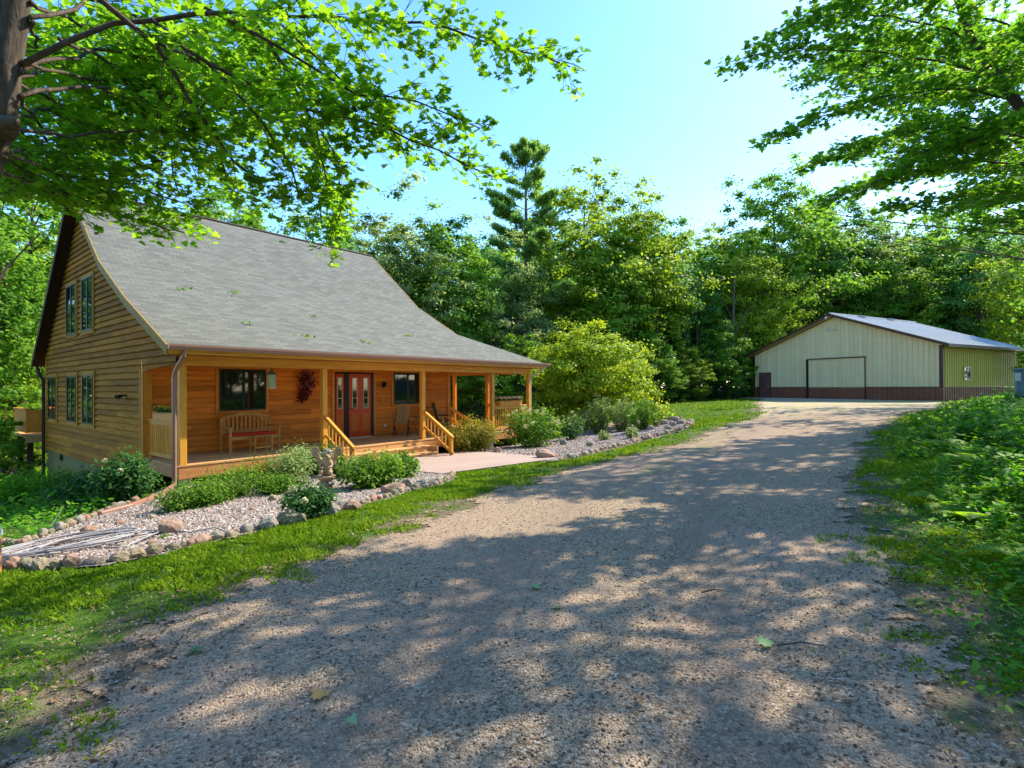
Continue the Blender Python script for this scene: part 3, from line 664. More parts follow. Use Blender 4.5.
# roof with ribs running down the slope
sl_=(PK-BH)/(BW/2); ov=.55; yo=-.55; y1=BD+.5
mb=MB()
for sgn in (-1,1):
    xe=BW/2+sgn*(BW/2+ov); ze=PK-sl_*(BW/2+ov)+.12; xr=BW/2; zr=PK+.12
    y=yo
    while y<y1-.01:
        e=min(y+.3,y1); pts=[(y,0),(y+.03,.03),(y+.07,.03),(y+.10,0),(e,0)]
        for (a,oa),(b,ob) in zip(pts,pts[1:]):
            if b<=a: continue
            mb.face([(xe,a,ze+oa),(xe,b,ze+ob),(xr,b,zr+ob),(xr,a,zr+oa)][::(1 if sgn>0 else -1)],0)
        y=e
mb.build('roof',M['metal_roof'],barn)
mb=MB()
for sgn in (-1,1):
    xe=BW/2+sgn*(BW/2+ov); ze=PK-sl_*(BW/2+ov); xr=BW/2
    mb.face([(xe,yo,ze),(xr,yo,PK),(xr,y1,PK),(xe,y1,ze)])
    mb.face([(xe,yo+.01,ze),(xe,y1,ze),(xe,y1,ze+.10),(xe,yo+.01,ze+.10)])
mb.build('soffit',M['tan_trim'],barn)
mb=MB()
for sgn in (-1,1):
    xe=BW/2+sgn*(BW/2+ov); ze=PK-sl_*(BW/2+ov)
    for ya,yb in ((yo-.03,yo),):
        q=[(xe,ya,ze-.02),(BW/2,ya,PK-.02),(BW/2,ya,PK+.17),(xe,ya,ze+.17)]; q2=[(p[0],yb,p[2]) for p in q]
        mb.face(q); mb.face(q2[::-1]); [mb.face([q[j],q2[j],q2[(j+1)%4],q[(j+1)%4]]) for j in range(4)]
    mb.box(min(xe,xe+sgn*.03),max(xe,xe+sgn*.03),yo,y1,ze-.04,ze+.15)
mb.build('roof_trim',M['brown_trim'],barn)
mb=MB()
for k in range(2): mb.box(BW/2-.25,BW/2+.25,3.0+k*4,3.9+k*4,PK+.14,PK+.22)
mb.tube([(BW/2,yo,PK+.15),(BW/2,y1,PK+.15)],.10,6); mb.build('ridge_vent',M['metal_roof'],barn)
# sliding door and the painted shadow at its jamb
def fx(px): # position along the front for a bearing
    k=(px-512)/FPX; return (k*43.75-20.25)/(.477+.879*k)
a0,a1=fx(809),fx(865.5)
mb=MB(); mb.box(a0-.16,a0,-.10,-.034,0,3.0); mb.build('jamb_shadow',M['black'],barn)  # black strip paints the dark shadow beside the left jamb
mb=MB(); mb.box(a0-.1,a1+.05,-.14,-.034,2.97,3.04); mb.box(a1,a1+.025,-.12,-.034,0,2.97); mb.build('door_track',M['brown_trim'],barn)
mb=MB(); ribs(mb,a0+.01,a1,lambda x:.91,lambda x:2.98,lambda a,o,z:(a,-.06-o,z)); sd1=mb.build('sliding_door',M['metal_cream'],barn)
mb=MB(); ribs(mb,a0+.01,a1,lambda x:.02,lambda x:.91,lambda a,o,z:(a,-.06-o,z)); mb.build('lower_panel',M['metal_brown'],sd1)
b0,b1=fx(760.5),fx(770.5)
mb=MB(); mb.box(b0,b1,-.06,-.034,.02,2.05); wd=mb.build('walk_door',M['brown_door'],barn,bevel=.006)
mb=MB(); mb.box(b0-.07,b0,-.07,-.034,0,2.12); mb.box(b1,b1+.07,-.07,-.034,0,2.12); mb.box(b0,b1,-.07,-.034,2.05,2.12); mb.build('door_frame',M['brown_trim'],wd)
mb=MB(); mb.tube([(b1-.09,-.06,1.0),(b1-.09,-.12,1.0),(b1-.2,-.12,1.0)],.015,6); mb.build('handle',M['white'],wd)
mb=MB(); c=BW/2-.1
for s in (-1,1): mb.tube([(c,-.04,5.1),(c+s*.15,-.16,5.12),(c+s*.34,-.24,5.06)],[.03,.05,.075],8)
mb.box(c-.08,c+.08,-.08,-.034,5.05,5.17); mb.build('flood_lamp',M['white'],barn)
mb=MB(); mb.tube([(BW/2-.15,-.6,PK-.1),(BW/2-.15,-.75,PK-.14)],[.07,.10],10); mb.build('peak_lamp',M['white'],barn)
mb=MB(); t=.06; y0,y1_,z0,z1=2.70,3.62,1.32,2.20
xo=BW+.034
for q in ((y0,y1_,z0,z0+t),(y0,y1_,z1-t,z1),(y0,y0+t,z0+t,z1-t),(y1_-t,y1_,z0+t,z1-t),((y0+y1_)/2-.03,(y0+y1_)/2+.03,z0+t,z1-t)): mb.box(xo,xo+.05,*q)
wn=mb.build('window',M['cream'],barn); mb=MB(); mb.box(xo+.005,xo+.025,y0+.02,y1_-.02,z0+.02,z1-.02); mb.build('pane',M['glass'],wn)
# concrete apron
Bm=Matrix.Translation(barn.location)@Matrix.Rotation(BR,4,'Z')
ap=[Bm@Vector(p) for p in ((-.5,-1.3,0),(fx(866)+.4,-1.3,0),(fx(866)+.4,-.04,0),(-.5,-.04,0))]
slab('concrete_apron',ap,-1.5,-1.04,M['concrete'])
# blue grey shed at the right edge of the view
shed=empty('garden_shed',(19.1,19.9,h1(20,20)),-.75,'small blue grey metal shed among the plants by the right edge','shed')
mb=MB(); ribs(mb,0,2.6,lambda x:0,lambda x:1.45,lambda a,o,z:(a,-o,z),.2,.02); ribs(mb,0,2,lambda x:0,lambda x:1.45,lambda a,o,z:(-o,2-a,z),.2,.02); mb.box(.02,2.6,.02,2,0,1.4); mb.build('wall',M['blue_metal'],shed)
mb=MB(); mb.box(-.1,2.7,-.1,2.1,1.45,1.52); mb.build('roof',M['blue_metal'],shed,bevel=.02)
mb=MB(); mb.box(-.02,.14,-.06,-.02,1.05,1.35); mb.build('vent',M['white'],shed)
# ---------------------------------------------------------------- trees
def limb(mb, a, b, r0, r1, bend=.12, seg=6, n=5, sag=0):
    a=Vector(a); b=Vector(b); L=(b-a).length; off=Vector((random.gauss(0,1),random.gauss(0,1),random.gauss(0,.5)))*bend*L
    pts=[]; rad=[]
    for i in range(n+1):
        t=i/n; p=a.lerp(b,t)+off*math.sin(PI*t)*.6+Vector((0,0,-sag*L*math.sin(PI*t))); pts.append(p); rad.append(r0+(r1-r0)*t)
    mb.tube(pts,rad,seg); return pts
def crown_points(height, base, width, nclump, per, top_flat=1.0, seed=0, cs=1.0, hollow=.55):
    """leaf clumps through the crown's volume; returns clump centres, leaf centres and normals"""
    r=np.random.default_rng(seed); C=[]; tries=0
    while len(C)<nclump and tries<20000:
        tries+=1
        p=r.normal(size=3); p/=np.linalg.norm(p); rad=hollow+(1-hollow)*r.random()**.6
        ang=math.atan2(p[1],p[0]); lob=1+.22*math.sin(3*ang+seed)+.18*math.sin(5*ang+2*seed+4*p[2])+.16*math.sin(7*p[2]+2*ang)+.17*float(np.clip(r.normal(),-1.5,1.0))
        z=p[2]*rad*lob; hz=(height-base)/2
        sh=(1-.35*max(z,0)) 
        q=np.array([p[0]*rad*lob*width/2*sh,p[1]*rad*lob*width/2*sh,base+hz+z*hz*.95])
        if all(np.linalg.norm((q-c)*np.array([1,1,1.3]))>width*.07 for c in C): C.append(q)
    C=np.array(C); P=[];N=[];R=[]
    ctr=np.array([0,0,base+(height-base)*.42])
    for c in C:
        s=cs*width*(.055+.065*r.random()**1.5); m=int(per*(.7+.6*r.random()))
        d=r.normal(size=(m,3)); d/=np.linalg.norm(d,axis=1,keepdims=True); rr=np.minimum(np.abs(r.normal(size=(m,1)))*.70,1.3)
        off=d*rr*np.array([s*1.25,s*1.25,s*.62]); P.append(c+off)
        out=unit((c-ctr)[None,:]); nn=d*.5+out*.5+np.array([0,0,.55])+r.normal(size=(m,3))*.45; N.append(nn)
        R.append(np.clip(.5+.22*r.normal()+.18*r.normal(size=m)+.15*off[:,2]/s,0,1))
    return C,np.concatenate(P),np.concatenate(N),np.concatenate(R)
def make_tree(kind, seed, height, base, width, nclump, per, leaf, mat, bark='bark', lsize=.24, trunk=.26):
    random.seed(seed)
    root=empty(kind); C,P,N,R=crown_points(height,base,width,nclump,per,seed=seed)
    mb=MB(); lean=Vector((random.gauss(0,.4),random.gauss(0,.4),0)); top=Vector((lean.x,lean.y,height*.86))
    tp=[Vector((0,0,-.6)),Vector((0,0,.1)),Vector((lean.x*.1,lean.y*.1,height*.2)),Vector((lean.x*.5,lean.y*.5,height*.5)),top]
    mb.tube(tp,[trunk*1.5,trunk*1.1,trunk*.85,trunk*.55,.03],9)
    idx=random.sample(range(len(C)),min(len(C),46))
    for i in idx:
        c=Vector(C[i]); z0=max(base*.75,min(c.z-1.0-.35*math.hypot(c.x,c.y),height*.8)); t=z0/height/.86
        a=Vector((lean.x*t,lean.y*t,z0)); limb(mb,a,c,max(.03,trunk*.42*(1-t*.7)),.012,.10,5,4)
    mb.build('trunk',M[bark],root,smooth=True)
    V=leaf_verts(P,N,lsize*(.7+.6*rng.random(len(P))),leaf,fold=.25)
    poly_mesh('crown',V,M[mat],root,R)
    return root
LEAF4=[(-.5,0),(-.1,-.36),(.5,-.05),(-.05,.38)]
def make_pine(seed,height,width):
    random.seed(seed); r=np.random.default_rng(seed); root=empty('pine_tree'); mb=MB()
    mb.tube([(0,0,-.6),(0,0,height*.5),(0,0,height)],[.34,.22,.03],9); P=[];N=[];T=[];z=height*.28
    while z<height*.99:
        f=(z/height); R=width/2*(1.06-f)**.55*random.uniform(.6,1.3)*(1 if f>.35 else .7)
        for k in range(random.randint(4,6)):
            a=random.uniform(0,2*PI); L=R*random.uniform(.6,1.15); up=.15+.25*f
            e=Vector((math.cos(a)*L,math.sin(a)*L,z+L*up)); s=Vector((0,0,z)); limb(mb,s,e,.06*(1.2-f),.012,.05,5,3)
            n=int(60*L); t=r.random(n)**.6; side=Vector((-math.sin(a),math.cos(a),0))
            for j in range(n):
                tt=.25+.78*t[j]; p=s.lerp(e,tt)+side*float(r.normal()*.20*L*(1.15-tt)*1.4)+Vector((0,0,float(r.normal())*.09))
                P.append(p); N.append((r.normal()*.3,r.normal()*.3,1)); 
                d=(e-s).normalized()+side*float(r.normal()*.5)+Vector((0,0,.5)); T.append(tuple(d))
        z+=random.uniform(.6,1.15)
    mb.build('trunk',M['bark'],root,smooth=True)
    P=np.array(P);N=np.array(N);T=np.array(T)
    # every point is a tuft of needles: three crossed slim blades
    tm=[(0,-.05),(.6,-.09),(1,0),(.6,.09),(0,.05)]
    V=np.concatenate([leaf_verts(P,N+r.normal(size=N.shape)*.7,.42,tm,T+r.normal(size=T.shape)*.45) for _ in range(4)])
    poly_mesh('crown',V,M['needle'],root,np.clip(.4+.25*r.normal(size=len(V)),0,1)); return root
protos={
 'A':make_tree('broadleaf_tree',21,18,3.0,9.5,210,150,LEAF4,'leafA'),
 'B':make_tree('broadleaf_tree',22,18,2.6,10.5,220,150,LEAF4,'leafB'),
 'C':make_tree('broadleaf_tree',23,18,3.2,8.5,200,150,LEAF4,'leafC'),
 'D':make_tree('broadleaf_tree',24,17,2.2,9.0,210,150,LEAF4,'leafD','bark_grey'),
 'S':make_tree('young_tree',25,7.5,.5,5.2,75,190,LEAF4,'leafA',lsize=.17,trunk=.09),
 'T':make_tree('young_tree',26,7.0,.4,5.0,75,190,LEAF4,'leafB',lsize=.17,trunk=.09),
}
PH={'A':18,'B':18,'C':18,'D':17,'S':7.5,'T':7.0,'P':21}
protos['G']=make_tree('broadleaf_tree',28,16,6.0,10.5,52,110,LEAF4,'leafA',lsize=.22,trunk=.15); PH['G']=16
protos['P']=make_pine(33,21,12.0)
first=set()
def place_tree(k,x,y,scale,label,cat='tree',group=None,rz=None,z=None):
    pr=protos[k]
    if k in first: o=copy_tree(pr)
    else: o=pr; first.add(k)
    o.location=(x,y,(h1(x,y) if z is None else z)-.1); o.scale=(scale*random.uniform(.92,1.1),scale*random.uniform(.92,1.1),scale); o.rotation_euler=(0,0,random.uniform(0,6.28) if rz is None else rz)
    for kk in ('group',): 
        if kk in o: del o[kk]
    return tag(o,label,cat,group)
def tree_px(k,px,ytop,Y,label,**kw):
    a,b=ray(px,ytop); x=a*Y; g=h1(x,Y); s=(b*Y-g)/PH[k]; return place_tree(k,x,Y,s,label,**kw)
random.seed(5)
tree_px('D',395,203,36,'full grey-green tree just past the right end of the house ridge')
tree_px('A',447,212,37,'round dark green tree between the house roof and the tall pine')
tree_px('P',527,143,42,'tall pine with layered boughs standing above its neighbours',cat='pine tree')
tree_px('B',583,168,45,'broadleaf tree with open top just right of the tall pine')
tree_px('D',520,300-45,38,'lower grey-green tree in front of the foot of the tall pine')
tree_px('B',640,184,47,'wide yellow-green tree above the small bright ornamental tree')
tree_px('A',610,232,43,'mid-green tree directly behind the small bright ornamental tree')
tree_px('C',668,215,48,'blue-green tree with its trunk showing left of the dip in the skyline')
tree_px('A',712,236,52,'darker tree filling the dip in the skyline')
tree_px('A',782,166,55,'tallest broadleaf tree rising behind the left half of the barn')
tree_px('B',742,236,50,'lower yellow-green tree at the left corner of the barn')
tree_px('D',846,214,62,'pale leafy tree behind the peak of the barn')
tree_px('C',822,188,60,'dark blue-green tree between the tallest tree and the barn peak')
tree_px('B',893,214,62,'yellow-green tree behind the right slope of the barn roof')
tree_px('A',938,206,60,'dense green tree behind the right end of the barn roof')
tree_px('C',985,200,52,'shaded blue-green tree at the right edge beyond the barn')
tree_px('B',1040,215,42,'yellowish tree at the right edge above the shed')
tree_px('A',237,186,44,'small looking tree top peeping over the left part of the ridge')
tree_px('C',318,200,46,'dark tree top peeping over the middle of the ridge')
tree_px('A',20,150,27,'dense tree behind the back corner of the house',z=-4.2)
tree_px('A',-45,175,22,'grey-barked tree at the left edge beyond the back deck',z=-4.4)
tree_px('B',52,235,38,'yellow-green tree seen between the left edge and the gable',z=-5)
tree_px('T',18,375,24,'young tree with light leaves beside the back deck',z=-4.3)
tree_px('S',-12,390,19,'young tree standing low beyond the back deck',z=-4.2)
grp='trees massed deep in the forest behind the yard'
n=0
for row,(Y,dx) in enumerate(((57,5.2),(66,6.0),(78,7.5))):
    x=-.95*Y-6
    while x<1.05*Y+6:
        xx=x+random.uniform(-1.5,1.5); yy=Y+random.uniform(-3,3); 
        if not (18<xx<42 and yy<54):
            tree_k=random.choice('ABCDA'); g=h1(xx,yy); px=512+FPX*xx/yy
            topy={0:238,1:232,2:228}[row]+random.uniform(-10,16)
            if 690<px<730: topy=244
            s=min(1.25,max(.75,(-(topy-386)/FPX*yy-g)/PH[tree_k])); place_tree(tree_k,xx,yy,s,'tree standing deep in the dense forest behind the house and barn',group=grp)
        x+=dx
# the wall of young growth along the forest edge
YT=((655,330,41,'S','right beside the crown of the bright ornamental tree'),(690,338,43,'T','in the middle of the gap between ornamental tree and barn'),(722,318,44,'S','tallest in the gap before the barn'),(748,345,45,'S','touching the left corner of the barn'),(632,345,38,'S','tucked behind the right shoulder of the ornamental tree'),(600,330,40,'S','rising behind the top of the ornamental tree'),(560,320,37,'T','behind the left half of the ornamental tree'),(525,330,34,'S','above the porch roof corner'),(490,345,33,'S','seen between the two right porch posts'),(455,322,34,'S','seen through the open corner porch beside the wall'),(420,340,35,'S','hidden mostly by the lower roof'),(865,300,56,'S','above the right slope of the barn roof near the peak'),(905,300,56,'T','pale one above the middle of the barn roof slope'),(950,310,55,'S','above the right end of the barn roof'),(990,318,50,'S','behind the far end of the barn'),(1030,330,40,'S','at the right edge beyond the shed'),(1060,300,34,'S','partly out of frame right of the shed'),(770,318,52,'T','just over the left eave of the barn'),(700,360,41,'T','lowest at the lawn edge in the middle of the gap'),(735,362,42,'S','low at the lawn edge near the walk door of the barn'),(672,362,40,'S','low at the lawn edge behind the end of the right bed'))
for px,yt,Y,k,lb in YT:
    tree_px(k,px,yt,Y,'young understory tree '+lb,cat='young tree',group='young trees along the forest edge')
for i in range(70):
    yy=random.uniform(49,62); xx=random.uniform(-42,34)
    if 17<xx<42 and yy<56: continue
    place_tree(random.choice('ST'),xx,yy,random.uniform(.7,1.2),'sapling half hidden in the dark forest interior',cat='sapling',group='saplings in the forest interior')
for px,Y in ((655,44),(682,46),(700,47),(716,50),(731,46),(746,49),(612,44),(570,43),(480,44),(40,31),(12,33),(28,28),(775,53),(5,24)):
    x=(px-512)/FPX*Y; z=h1(x,Y); mb=MB(); r_=random.uniform(.10,.22); l=random.uniform(-.5,.5)
    t=empty('tree_trunk',(x,Y,z if px>100 else -5),0,'bare trunk between the young trees at the forest edge','tree trunk','bare trunks at the forest edge')
    mb.tube([(0,0,-.5),(0,0,.2),(l*.4,0,4),(l,l*.3,11)],[r_*1.4,r_,r_*.8,r_*.4],8); mb.build('trunk',M['bark'],t,smooth=True)
    mb=MB(); limb(mb,(l*.5,0,5),(l+1.5,.5,8),r_*.4,.02); limb(mb,(l*.6,0,6),(l-1.4,.5,9),r_*.35,.02); mb.build('branch',M['bark'],t,smooth=True)
# shade trees to the right of the drive: trunks out of frame, high crowns over the verge
for x,y,s,k,lb in ((21.8,20.5,1.0,'G','tall maple-like tree right of the verge with its crown over the frame edge'),(28.2,27.5,1.1,'G','tall tree beyond the shed at the right edge'),(19,2,1.0,'G','tree deeper in the wood right of the camera'),(15,-4,1.0,'G','tree right of and behind the camera')):
    o=place_tree(k,x,y,s,lb); o.scale=(s*1.3,s*1.3,s)
for i,(x,y) in enumerate(((-13,-9),(-6,-14),(3,-13),(11,-14),(-21,-4),(-19,-15),(21,-13),(-1,-23),(9,-24),(-11,-24),(-28,3),(28,-4))):
    place_tree('ABDC'[i%4],x,y,.95,'tree in the wood behind the camera',group='trees behind the camera')

# near maples: limbs laid out in space, twigs and single lobed leaves grown along them
def grow(root, limbs, mat, bark, seed, twig=1.1, step=.17, lsize=.105, leaves_per=8, r0=.05, droop=.15, flat=.35, spread=1.0, tw_r=.006, second=True):
    random.seed(seed); r=np.random.default_rng(seed); mb=MB(); P=[];N=[];T=[]
    for L in limbs:
        pts=[Vector(p) for p in L['p']]; ra=L.get('r',r0)*.55; 
        # resample with a little wander
        seg=[]; 
        for a,b in zip(pts,pts[1:]):
            k=max(2,int((b-a).length/.35))
            for i in range(k): seg.append(a.lerp(b,i/k)+Vector((random.gauss(0,.02),random.gauss(0,.02),random.gauss(0,.02))))
        seg.append(pts[-1]); n=len(seg); rad=[ra*(1-.85*i/n)+.004 for i in range(n)]; mb.tube(seg,rad,6)
        total=sum((b-a).length for a,b in zip(seg,seg[1:])); s=L.get('start',.3)*total; acc=0; i=0; side=1
        while s<total:
            while i<n-2 and acc+(seg[i+1]-seg[i]).length<s: acc+=(seg[i+1]-seg[i]).length; i+=1
            p=seg[i].lerp(seg[i+1],min(1,(s-acc)/max(1e-6,(seg[i+1]-seg[i]).length))); d=(seg[i+1]-seg[i]).normalized()
            lat=d.cross(Vector((0,0,1))); lat=lat.normalized() if lat.length>.1 else Vector((1,0,0))
            f=s/total; tl=twig*L.get('tw',1)*(1.0-.55*f)*random.uniform(.55,1.2); side=-side
            dr=(d*random.uniform(.5,1.0)+lat*side*random.uniform(.5,1.1)*spread+Vector((0,0,random.gauss(-.02,flat)))).normalized()
            subs=[(p,dr,tl)]
            if second:
                for q in (.35,.6,.8): subs.append((p+dr*tl*q,(dr+lat*random.uniform(-.9,.9)*1.0+d*random.uniform(-.6,.6)+Vector((0,0,random.gauss(0,flat)))).normalized(),tl*.45))
            for (a,dd,l) in subs:
                e=a+dd*l+Vector((0,0,-droop*l*l)); m=a.lerp(e,.5)+Vector((0,0,droop*l*.25)); mb.tube([a,m,e],[tw_r if l>.5 else tw_r*.6,tw_r*.6,.0018],4,cap=False)
                k=max(3,int(leaves_per*l*1.6)); tt=r.random(k)**.75
                for t in tt:
                    q=(a.lerp(m,t*2) if t<.5 else m.lerp(e,t*2-1)); o=Vector(r.normal(size=3)*.045); P.append(q+o)
                    N.append((r.normal()*.42,r.normal()*.42,1.0)); T.append(tuple(dd*.6+Vector(r.normal(size=3)*.6)+Vector((0,0,-.25))))
            s+=step*L.get('st',1)*random.uniform(.7,1.3)
    mb.build('branches',M[bark],root,smooth=True)
    P=np.array(P);N=np.array(N);T=np.array(T); V=leaf_verts(P,N,lsize*(.6+.7*r.random(len(P))),MAPLE,T,fold=.22)
    poly_mesh('leaves',V,M[mat],root,np.clip(.5+.25*r.normal(size=len(P)),0,1)); return len(P)
def PL(*q): return [at(*p) for p in q]
ml=empty('maple_tree',(-5.75,5.2,h1(-5.75,5.2)),0,'leaning grey maple at the left edge with leafy branches hanging over the house roof','maple tree')
def rel(root,pts): 
    o=Vector(root.location); return [p-o for p in pts]
mb=MB(); tr=rel(ml,[Vector((-5.75,5.2,h1(-5.75,5.2)-.4)),Vector((-5.72,5.2,h1(-5.75,5.2)+.15)),at(-42,420,5.2),at(-44,250,5.1),at(-22,170,5.0),at(-4,120,5.0),at(4,70,5.0),at(22,-40,5.0),at(50,-160,5.0)])
mb.tube(tr,[.34,.25,.21,.18,.16,.155,.13,.11,.08],14)
mb.tube(rel(ml,[at(2,128,4.95),at(10,124,4.85),at(17,119,4.82)]),[.12,.085,.03],9)
mb.build('trunk',M['bark_grey'],ml,smooth=True)
LL=[dict(p=PL((20,60,5),(110,22,5.4),(230,10,5.8),(330,15,6.2),(450,28,6.6),(572,66,7.0)),r=.045,start=.25,tw=.75),
 dict(p=PL((60,-40,5),(155,42,5.6),(195,105,6.0),(235,158,6.3),(268,182,6.5)),r=.05,start=.25),
 dict(p=PL((150,20,5.5),(215,70,6.0),(300,108,6.3),(380,125,6.6),(440,150,6.9),(498,178,7.1)),r=.035,start=.2,tw=.62),
 dict(p=PL((200,0,5.7),(300,60,6.2),(360,92,6.5),(420,100,6.7),(482,128,6.9)),r=.03,start=.35,tw=.5),
 dict(p=PL((12,128,5),(70,135,6),(150,128,7.0),(220,150,7.8)),r=.035),
 dict(p=PL((5,150,5),(60,178,6.2),(120,182,7),(190,205,7.8)),r=.03,tw=.8),
 dict(p=PL((15,90,5),(80,85,6),(180,92,7.2),(262,116,8)),r=.035),
 dict(p=PL((20,70,5),(90,50,6.2),(190,60,7.4),(280,80,8.2)),r=.035),
 dict(p=PL((30,20,5),(90,0,6),(170,30,7),(250,40,7.8)),r=.035),
 dict(p=PL((250,10,6.2),(290,70,6.4),(318,130,6.6),(325,180,6.8),(322,222,6.9)),r=.03,start=.2,tw=.75),
 dict(p=PL((210,60,6.0),(262,120,6.2),(290,160,6.4),(300,200,6.6)),r=.025,start=.3,tw=.8),
 dict(p=PL((280,20,6.4),(330,70,6.6),(370,100,6.7),(400,140,6.8)),r=.02,start=.3,tw=.6),
 dict(p=PL((0,150,5.1),(40,185,7.5),(70,190,8.6)),r=.03,tw=.7),
 dict(p=PL((3,120,5),(60,105,7),(120,145,8.4),(150,180,9)),r=.03,tw=.8),
 dict(p=PL((30,20,5),(40,60,7.5),(60,120,9.5),(100,160,10.5)),r=.03,tw=1.0),
 dict(p=PL((30,0,5),(120,40,8),(200,90,9.5)),r=.03,tw=1.0),
 dict(p=PL((14,80,5),(70,110,8),(130,120,10),(220,130,11),(300,150,11.5)),r=.03,tw=1.1),
 dict(p=PL((14,80,5),(80,60,8),(150,70,10),(240,60,11)),r=.03,tw=1.2),
 dict(p=PL((14,80,5),(60,160,8),(100,205,10)),r=.03,tw=.8),
 dict(p=PL((20,60,5),(100,80,6.5),(170,120,7.5),(230,185,8)),r=.03,tw=1.0),
 dict(p=PL((155,42,5.6),(200,60,6.6),(250,90,7.2),(290,110,7.6)),r=.03,tw=1.0),
 dict(p=PL((230,10,5.8),(270,50,6.8),(300,90,7.4),(320,150,7.8),(335,215,7.8)),r=.03,tw=.8,start=.1),
 dict(p=PL((0,170,5.1),(40,190,6.5),(90,205,7.2),(150,222,7.6),(185,232,7.8)),r=.025,tw=.6,start=.1),
 dict(p=PL((0,150,5.1),(40,150,6.8),(90,170,7.8),(130,205,8.4),(200,225,8.8)),r=.025,tw=.6,start=.1),
 dict(p=PL((300,100,6.6),(335,150,6.9),(345,200,7.0),(330,240,7.0)),r=.015,tw=.55,start=.1),
 dict(p=PL((60,40,5.4),(110,60,6.4),(150,100,7),(170,150,7.4),(180,195,7.6)),r=.03,tw=.8),
]
for L in LL: L['p']=rel(ml,L['p'])
print('left leaves',grow(ml,LL,'maple','bark',3,twig=1.35,step=.092,leaves_per=10,lsize=.108))
mr=empty('maple_tree',(11.2,8.4,h1(11.2,8.4)),0,'maple on the right bank with a dark limb and fans of leaves against the sky','maple tree')
mb=MB(); g0=h1(11.2,8.4); mb.tube(rel(mr,[Vector((11.2,8.4,g0-.4)),Vector((11.2,8.4,g0+.2)),Vector((11.1,8.4,2.2)),Vector((10.6,8.6,4.4)),at(1024,108,9.6),at(1003,80,9.5),at(975,38,9.5),at(940,-60,9.3)]),[.40,.30,.24,.20,.10,.085,.06,.03],12)
mb.build('trunk',M['bark'],mr,smooth=True)
RL=[dict(p=PL((1003,80,9.5),(950,62,9.2),(870,48,8.8),(800,50,8.5),(748,56,8.2)),r=.03,start=.05,tw=.62),
 dict(p=PL((1015,98,9.5),(950,88,9.0),(880,96,8.6),(820,118,8.4),(772,138,8.2)),r=.03,start=.05,tw=.42),
 dict(p=PL((1040,140,9.6),(960,125,9.3),(890,135,9),(845,152,8.8),(818,162,8.6)),r=.03,start=.05,tw=.6),
 dict(p=PL((1060,170,9.8),(980,158,9.6),(910,172,9.3),(860,188,9),(825,202,8.8)),r=.03,start=.05,tw=.6),
 dict(p=PL((1080,200,9.8),(1000,190,9.8),(940,200,9.6),(890,206,9.5)),r=.03,start=.1,tw=.5),
 dict(p=PL((980,45,9.5),(930,20,9.2),(860,10,8.8),(790,25,8.5)),r=.03,start=.05,tw=.8),
 dict(p=PL((985,60,9.5),(1010,30,10.5),(1060,10,11)),r=.03,start=.05),
 dict(p=PL((1000,75,9.5),(970,70,11),(920,80,12),(880,90,12.5)),r=.03,start=.05,tw=1.0),
 dict(p=PL((1050,150,9.7),(1010,140,11),(960,150,12),(900,155,12.5)),r=.03,start=.05,tw=.9),
 dict(p=PL((1100,240,10),(1050,225,10.5),(1000,222,11),(965,232,11.3)),r=.02,start=.1,tw=.8),
 dict(p=PL((1100,180,10),(1040,185,11),(990,185,12)),r=.02,start=.1,tw=.8),
 dict(p=PL((960,0,9.4),(900,-60,9),(820,-90,8.5)),r=.03,start=.1),
 dict(p=PL((950,-40,9.4),(960,-120,8),(900,-200,7)),r=.03,start=.1),
 dict(p=PL((1024,108,9.6),(1100,0,8.5),(1100,-160,7.5),(1000,-260,7)),r=.05,start=.1,tw=1.2),
 dict(p=PL((1060,60,9.6),(1060,60,12),(960,40,13),(880,60,13.5),(820,70,13.5)),r=.03,start=.3,tw=1.2),
 dict(p=PL((1060,120,10),(1000,130,12),(930,120,13),(860,150,13)),r=.03,start=.2,tw=1.1),
 dict(p=PL((1024,108,9.6),(980,140,9.4),(930,150,9.2),(880,182,9.0)),r=.025,start=.1,tw=.6),
 dict(p=PL((1060,60,9.6),(1200,-60,8),(1200,-250,7)),r=.05,start=.1,tw=1.2)]
V3=Vector
RL += [dict(p=[V3(q) for q in w_],r=.06,start=.15,tw=1.2,st=3.6) for w_ in (((10.6,8.6,4.6),(9,8,7.2),(6,7.2,8.0),(3,6.5,8.2)),((10.6,8.6,4.6),(9.5,9.5,7.6),(7,10.5,8.9),(4.5,11,9.3)),((9,8,7.2),(6,8.6,8.2),(2,9,8.6),(-.5,9,8.4)),((10.6,8.6,4.6),(9,6.5,7.4),(5.5,5.8,8.2),(1.5,5.6,8.0)),((10.6,8.6,4.6),(11,6,7.5),(9,3.5,8.2)))]
for L in RL: L['p']=rel(mr,L['p'])
print('right leaves',grow(mr,RL,'maple_r','bark',4,twig=1.35,step=.075,leaves_per=10,lsize=.105,flat=.13,droop=.10))
mt=empty('maple_tree',(20.5,17.2,h1(20.5,17.2)),0,'tall maple past the right edge whose upper boughs reach over the drive','maple tree')
mb=MB(); mb.tube(rel(mt,[Vector((20.5,17.2,-1.5)),Vector((20.5,17.2,-.7)),Vector((20.3,17.2,5)),Vector((19.8,17.4,9)),Vector((19.6,17.4,14))]),[.42,.3,.24,.18,.05],12); mb.build('trunk',M['bark'],mt,smooth=True)
J=Vector((20.0,17.3,7.5)); J2=Vector((19.7,17.4,10.5))
